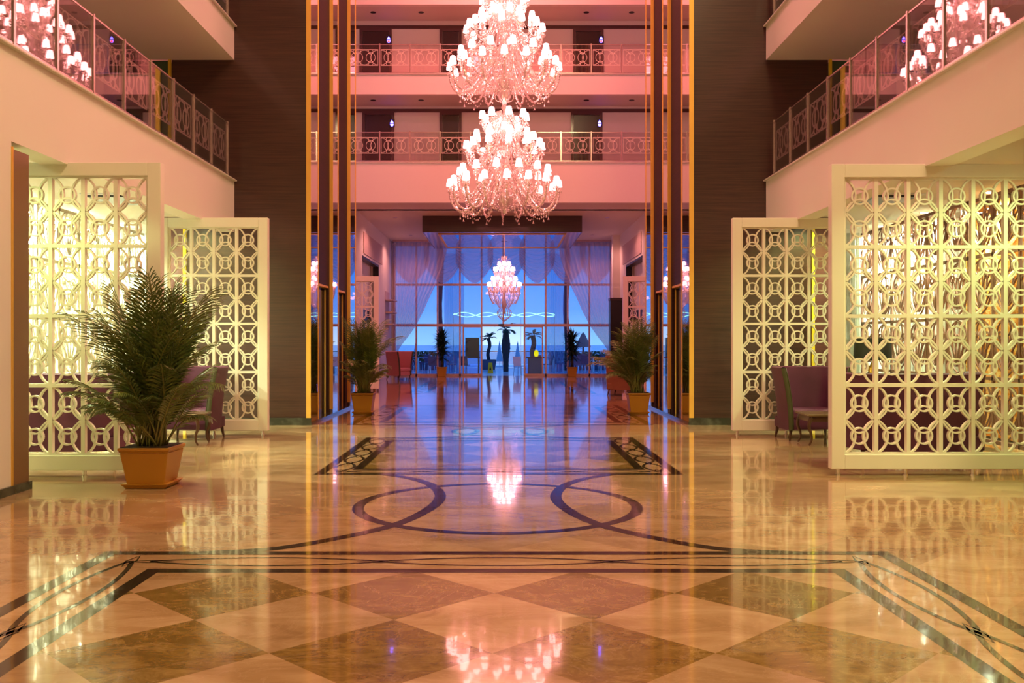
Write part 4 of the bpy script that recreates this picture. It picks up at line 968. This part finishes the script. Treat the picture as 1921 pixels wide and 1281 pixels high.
for s in (-1, 1): MB().add([(-.14, s*.16, 0), (.14, s*.16, 0), (.09, s*.02, .52), (-.09, s*.02, .52), (-.14, s*.17, 0), (.14, s*.17, 0), (.09, s*.03, .52), (-.09, s*.03, .52)], [(0, 1, 2, 3), (7, 6, 5, 4), (0, 4, 5, 1), (1, 5, 6, 2), (2, 6, 7, 3), (3, 7, 4, 0)]).build('panel', 'yellow', t)
MB().add([(-.05, -.165, .16), (.05, -.165, .16), (0, -.11, .34)], [(0, 1, 2)]).build('warning_triangle', 'black', t)
pl = thing('planter', 'blue-grey planter under the small leaning palm', 'planter', at(917, 0, 52.1)[:2]+(-.05,)); MB().frus(0, 0, 0, .55, .35, .35, .42, .42).build('tub', 'bluedk', pl); MB().frus(0, 0, .5, .56, .38, .38, .38, .38).build('soil', 'soil', pl)
t = thing('bar_light_reflection', 'wavy green-white reflection of bar lighting, built as glowing tubes on added poles outside above the doorway', 'light', (0, 44.2, 0))  # reflected bar lighting, shaped as glowing tubes beyond the glass
xr = at(850, 0, 44)[0]; zr = at(0, 590, 44)[2]
for q in range(2):
    pts = [(xr+4.8*k/60, .06*q, zr+.11*math.sin(k*.26+q*2.6)*(1-.3*k/60)) for k in range(61)]
    MB().tube(pts, .018, 6).build('reflection_strand', 'reflection_glow', t, smooth=True)
for k in (0, 40, 60): MB().tube([(xr+4.8*k/60, .03, -.05), (xr+4.8*k/60, .03, zr+.12)], .012, 6).build('pole', 'chrome', t)  # poles added only to carry the glowing tubes
# pale wall beyond with pergola drapes
for i, (px, w_) in enumerate(((852, 1.0), (1040, 1.0))):
    x = at(px, 0, 47)[0]
    fn = lambda u, v, x=x, w_=w_: (x-w_/2+w_*u, 47+.06*math.sin(u*2*PI*6), -.05+6.0*v)
    tag(MB().grid(fn, 60, 2).build('terrace_drape', sheer('terrace_voile', (.55, .62, .80), .45), smooth=True), 'pale sheer terrace drape hanging outside, %s of the doorway' % ('left', 'right')[i], 'curtain', 'terrace drapes')

for px, y, lab in ((1094, 52.5, 'thatched terrace parasol seen through the right glazing')  ,):
    t = thing('thatched_parasol', lab, 'parasol', at(px, 0, y)[:2]+(-.05,))
    MB().tube([(0, 0, 0), (0, 0, 1.5)], .05, 8).build('pole', 'bark', t)
    MB().lathe([(.44, 1.25), (.42, 1.32), (.28, 1.62), (.10, 1.98), (.02, 2.08)], 14).build('thatch_canopy', mat('thatch', (.40, .32, .22), .9, bump=(30, .8, .03)), t)
rng = random.Random(4)
for i, (pa, pb, lab) in enumerate(((744, 862, 'long clipped hedge in a trough behind the left terrace chairs'), (1030, 1142, 'long clipped hedge in a trough behind the right terrace chairs'))):
    xa, xb = at(pa, 0, 51)[0], at(pb, 0, 51)[0]; t = thing('hedge', lab, 'hedge', ((xa+xb)/2, 51, -.05), 0, 'terrace hedges'); L = (xb-xa)/2
    MB().box(-L, L, -.2, .2, 0, .45).build('trough', 'bluedk', t, bevel=.01)
    b = MB()
    for k in range(1500):
        x, y, z = rng.uniform(-L, L), rng.uniform(-.22, .22), rng.uniform(.42, .95); a = rng.uniform(0, 6.28); c, s_ = .06*math.cos(a), .06*math.sin(a)
        b.add([(x, y, z), (x+c, y+s_, z+.02), (x+c*1.6, y+s_*1.6, z+.09), (x+c*.3, y+s_*.3, z+.07)], [(0, 1, 2, 3)])
    b.build('foliage', 'leaf', t)
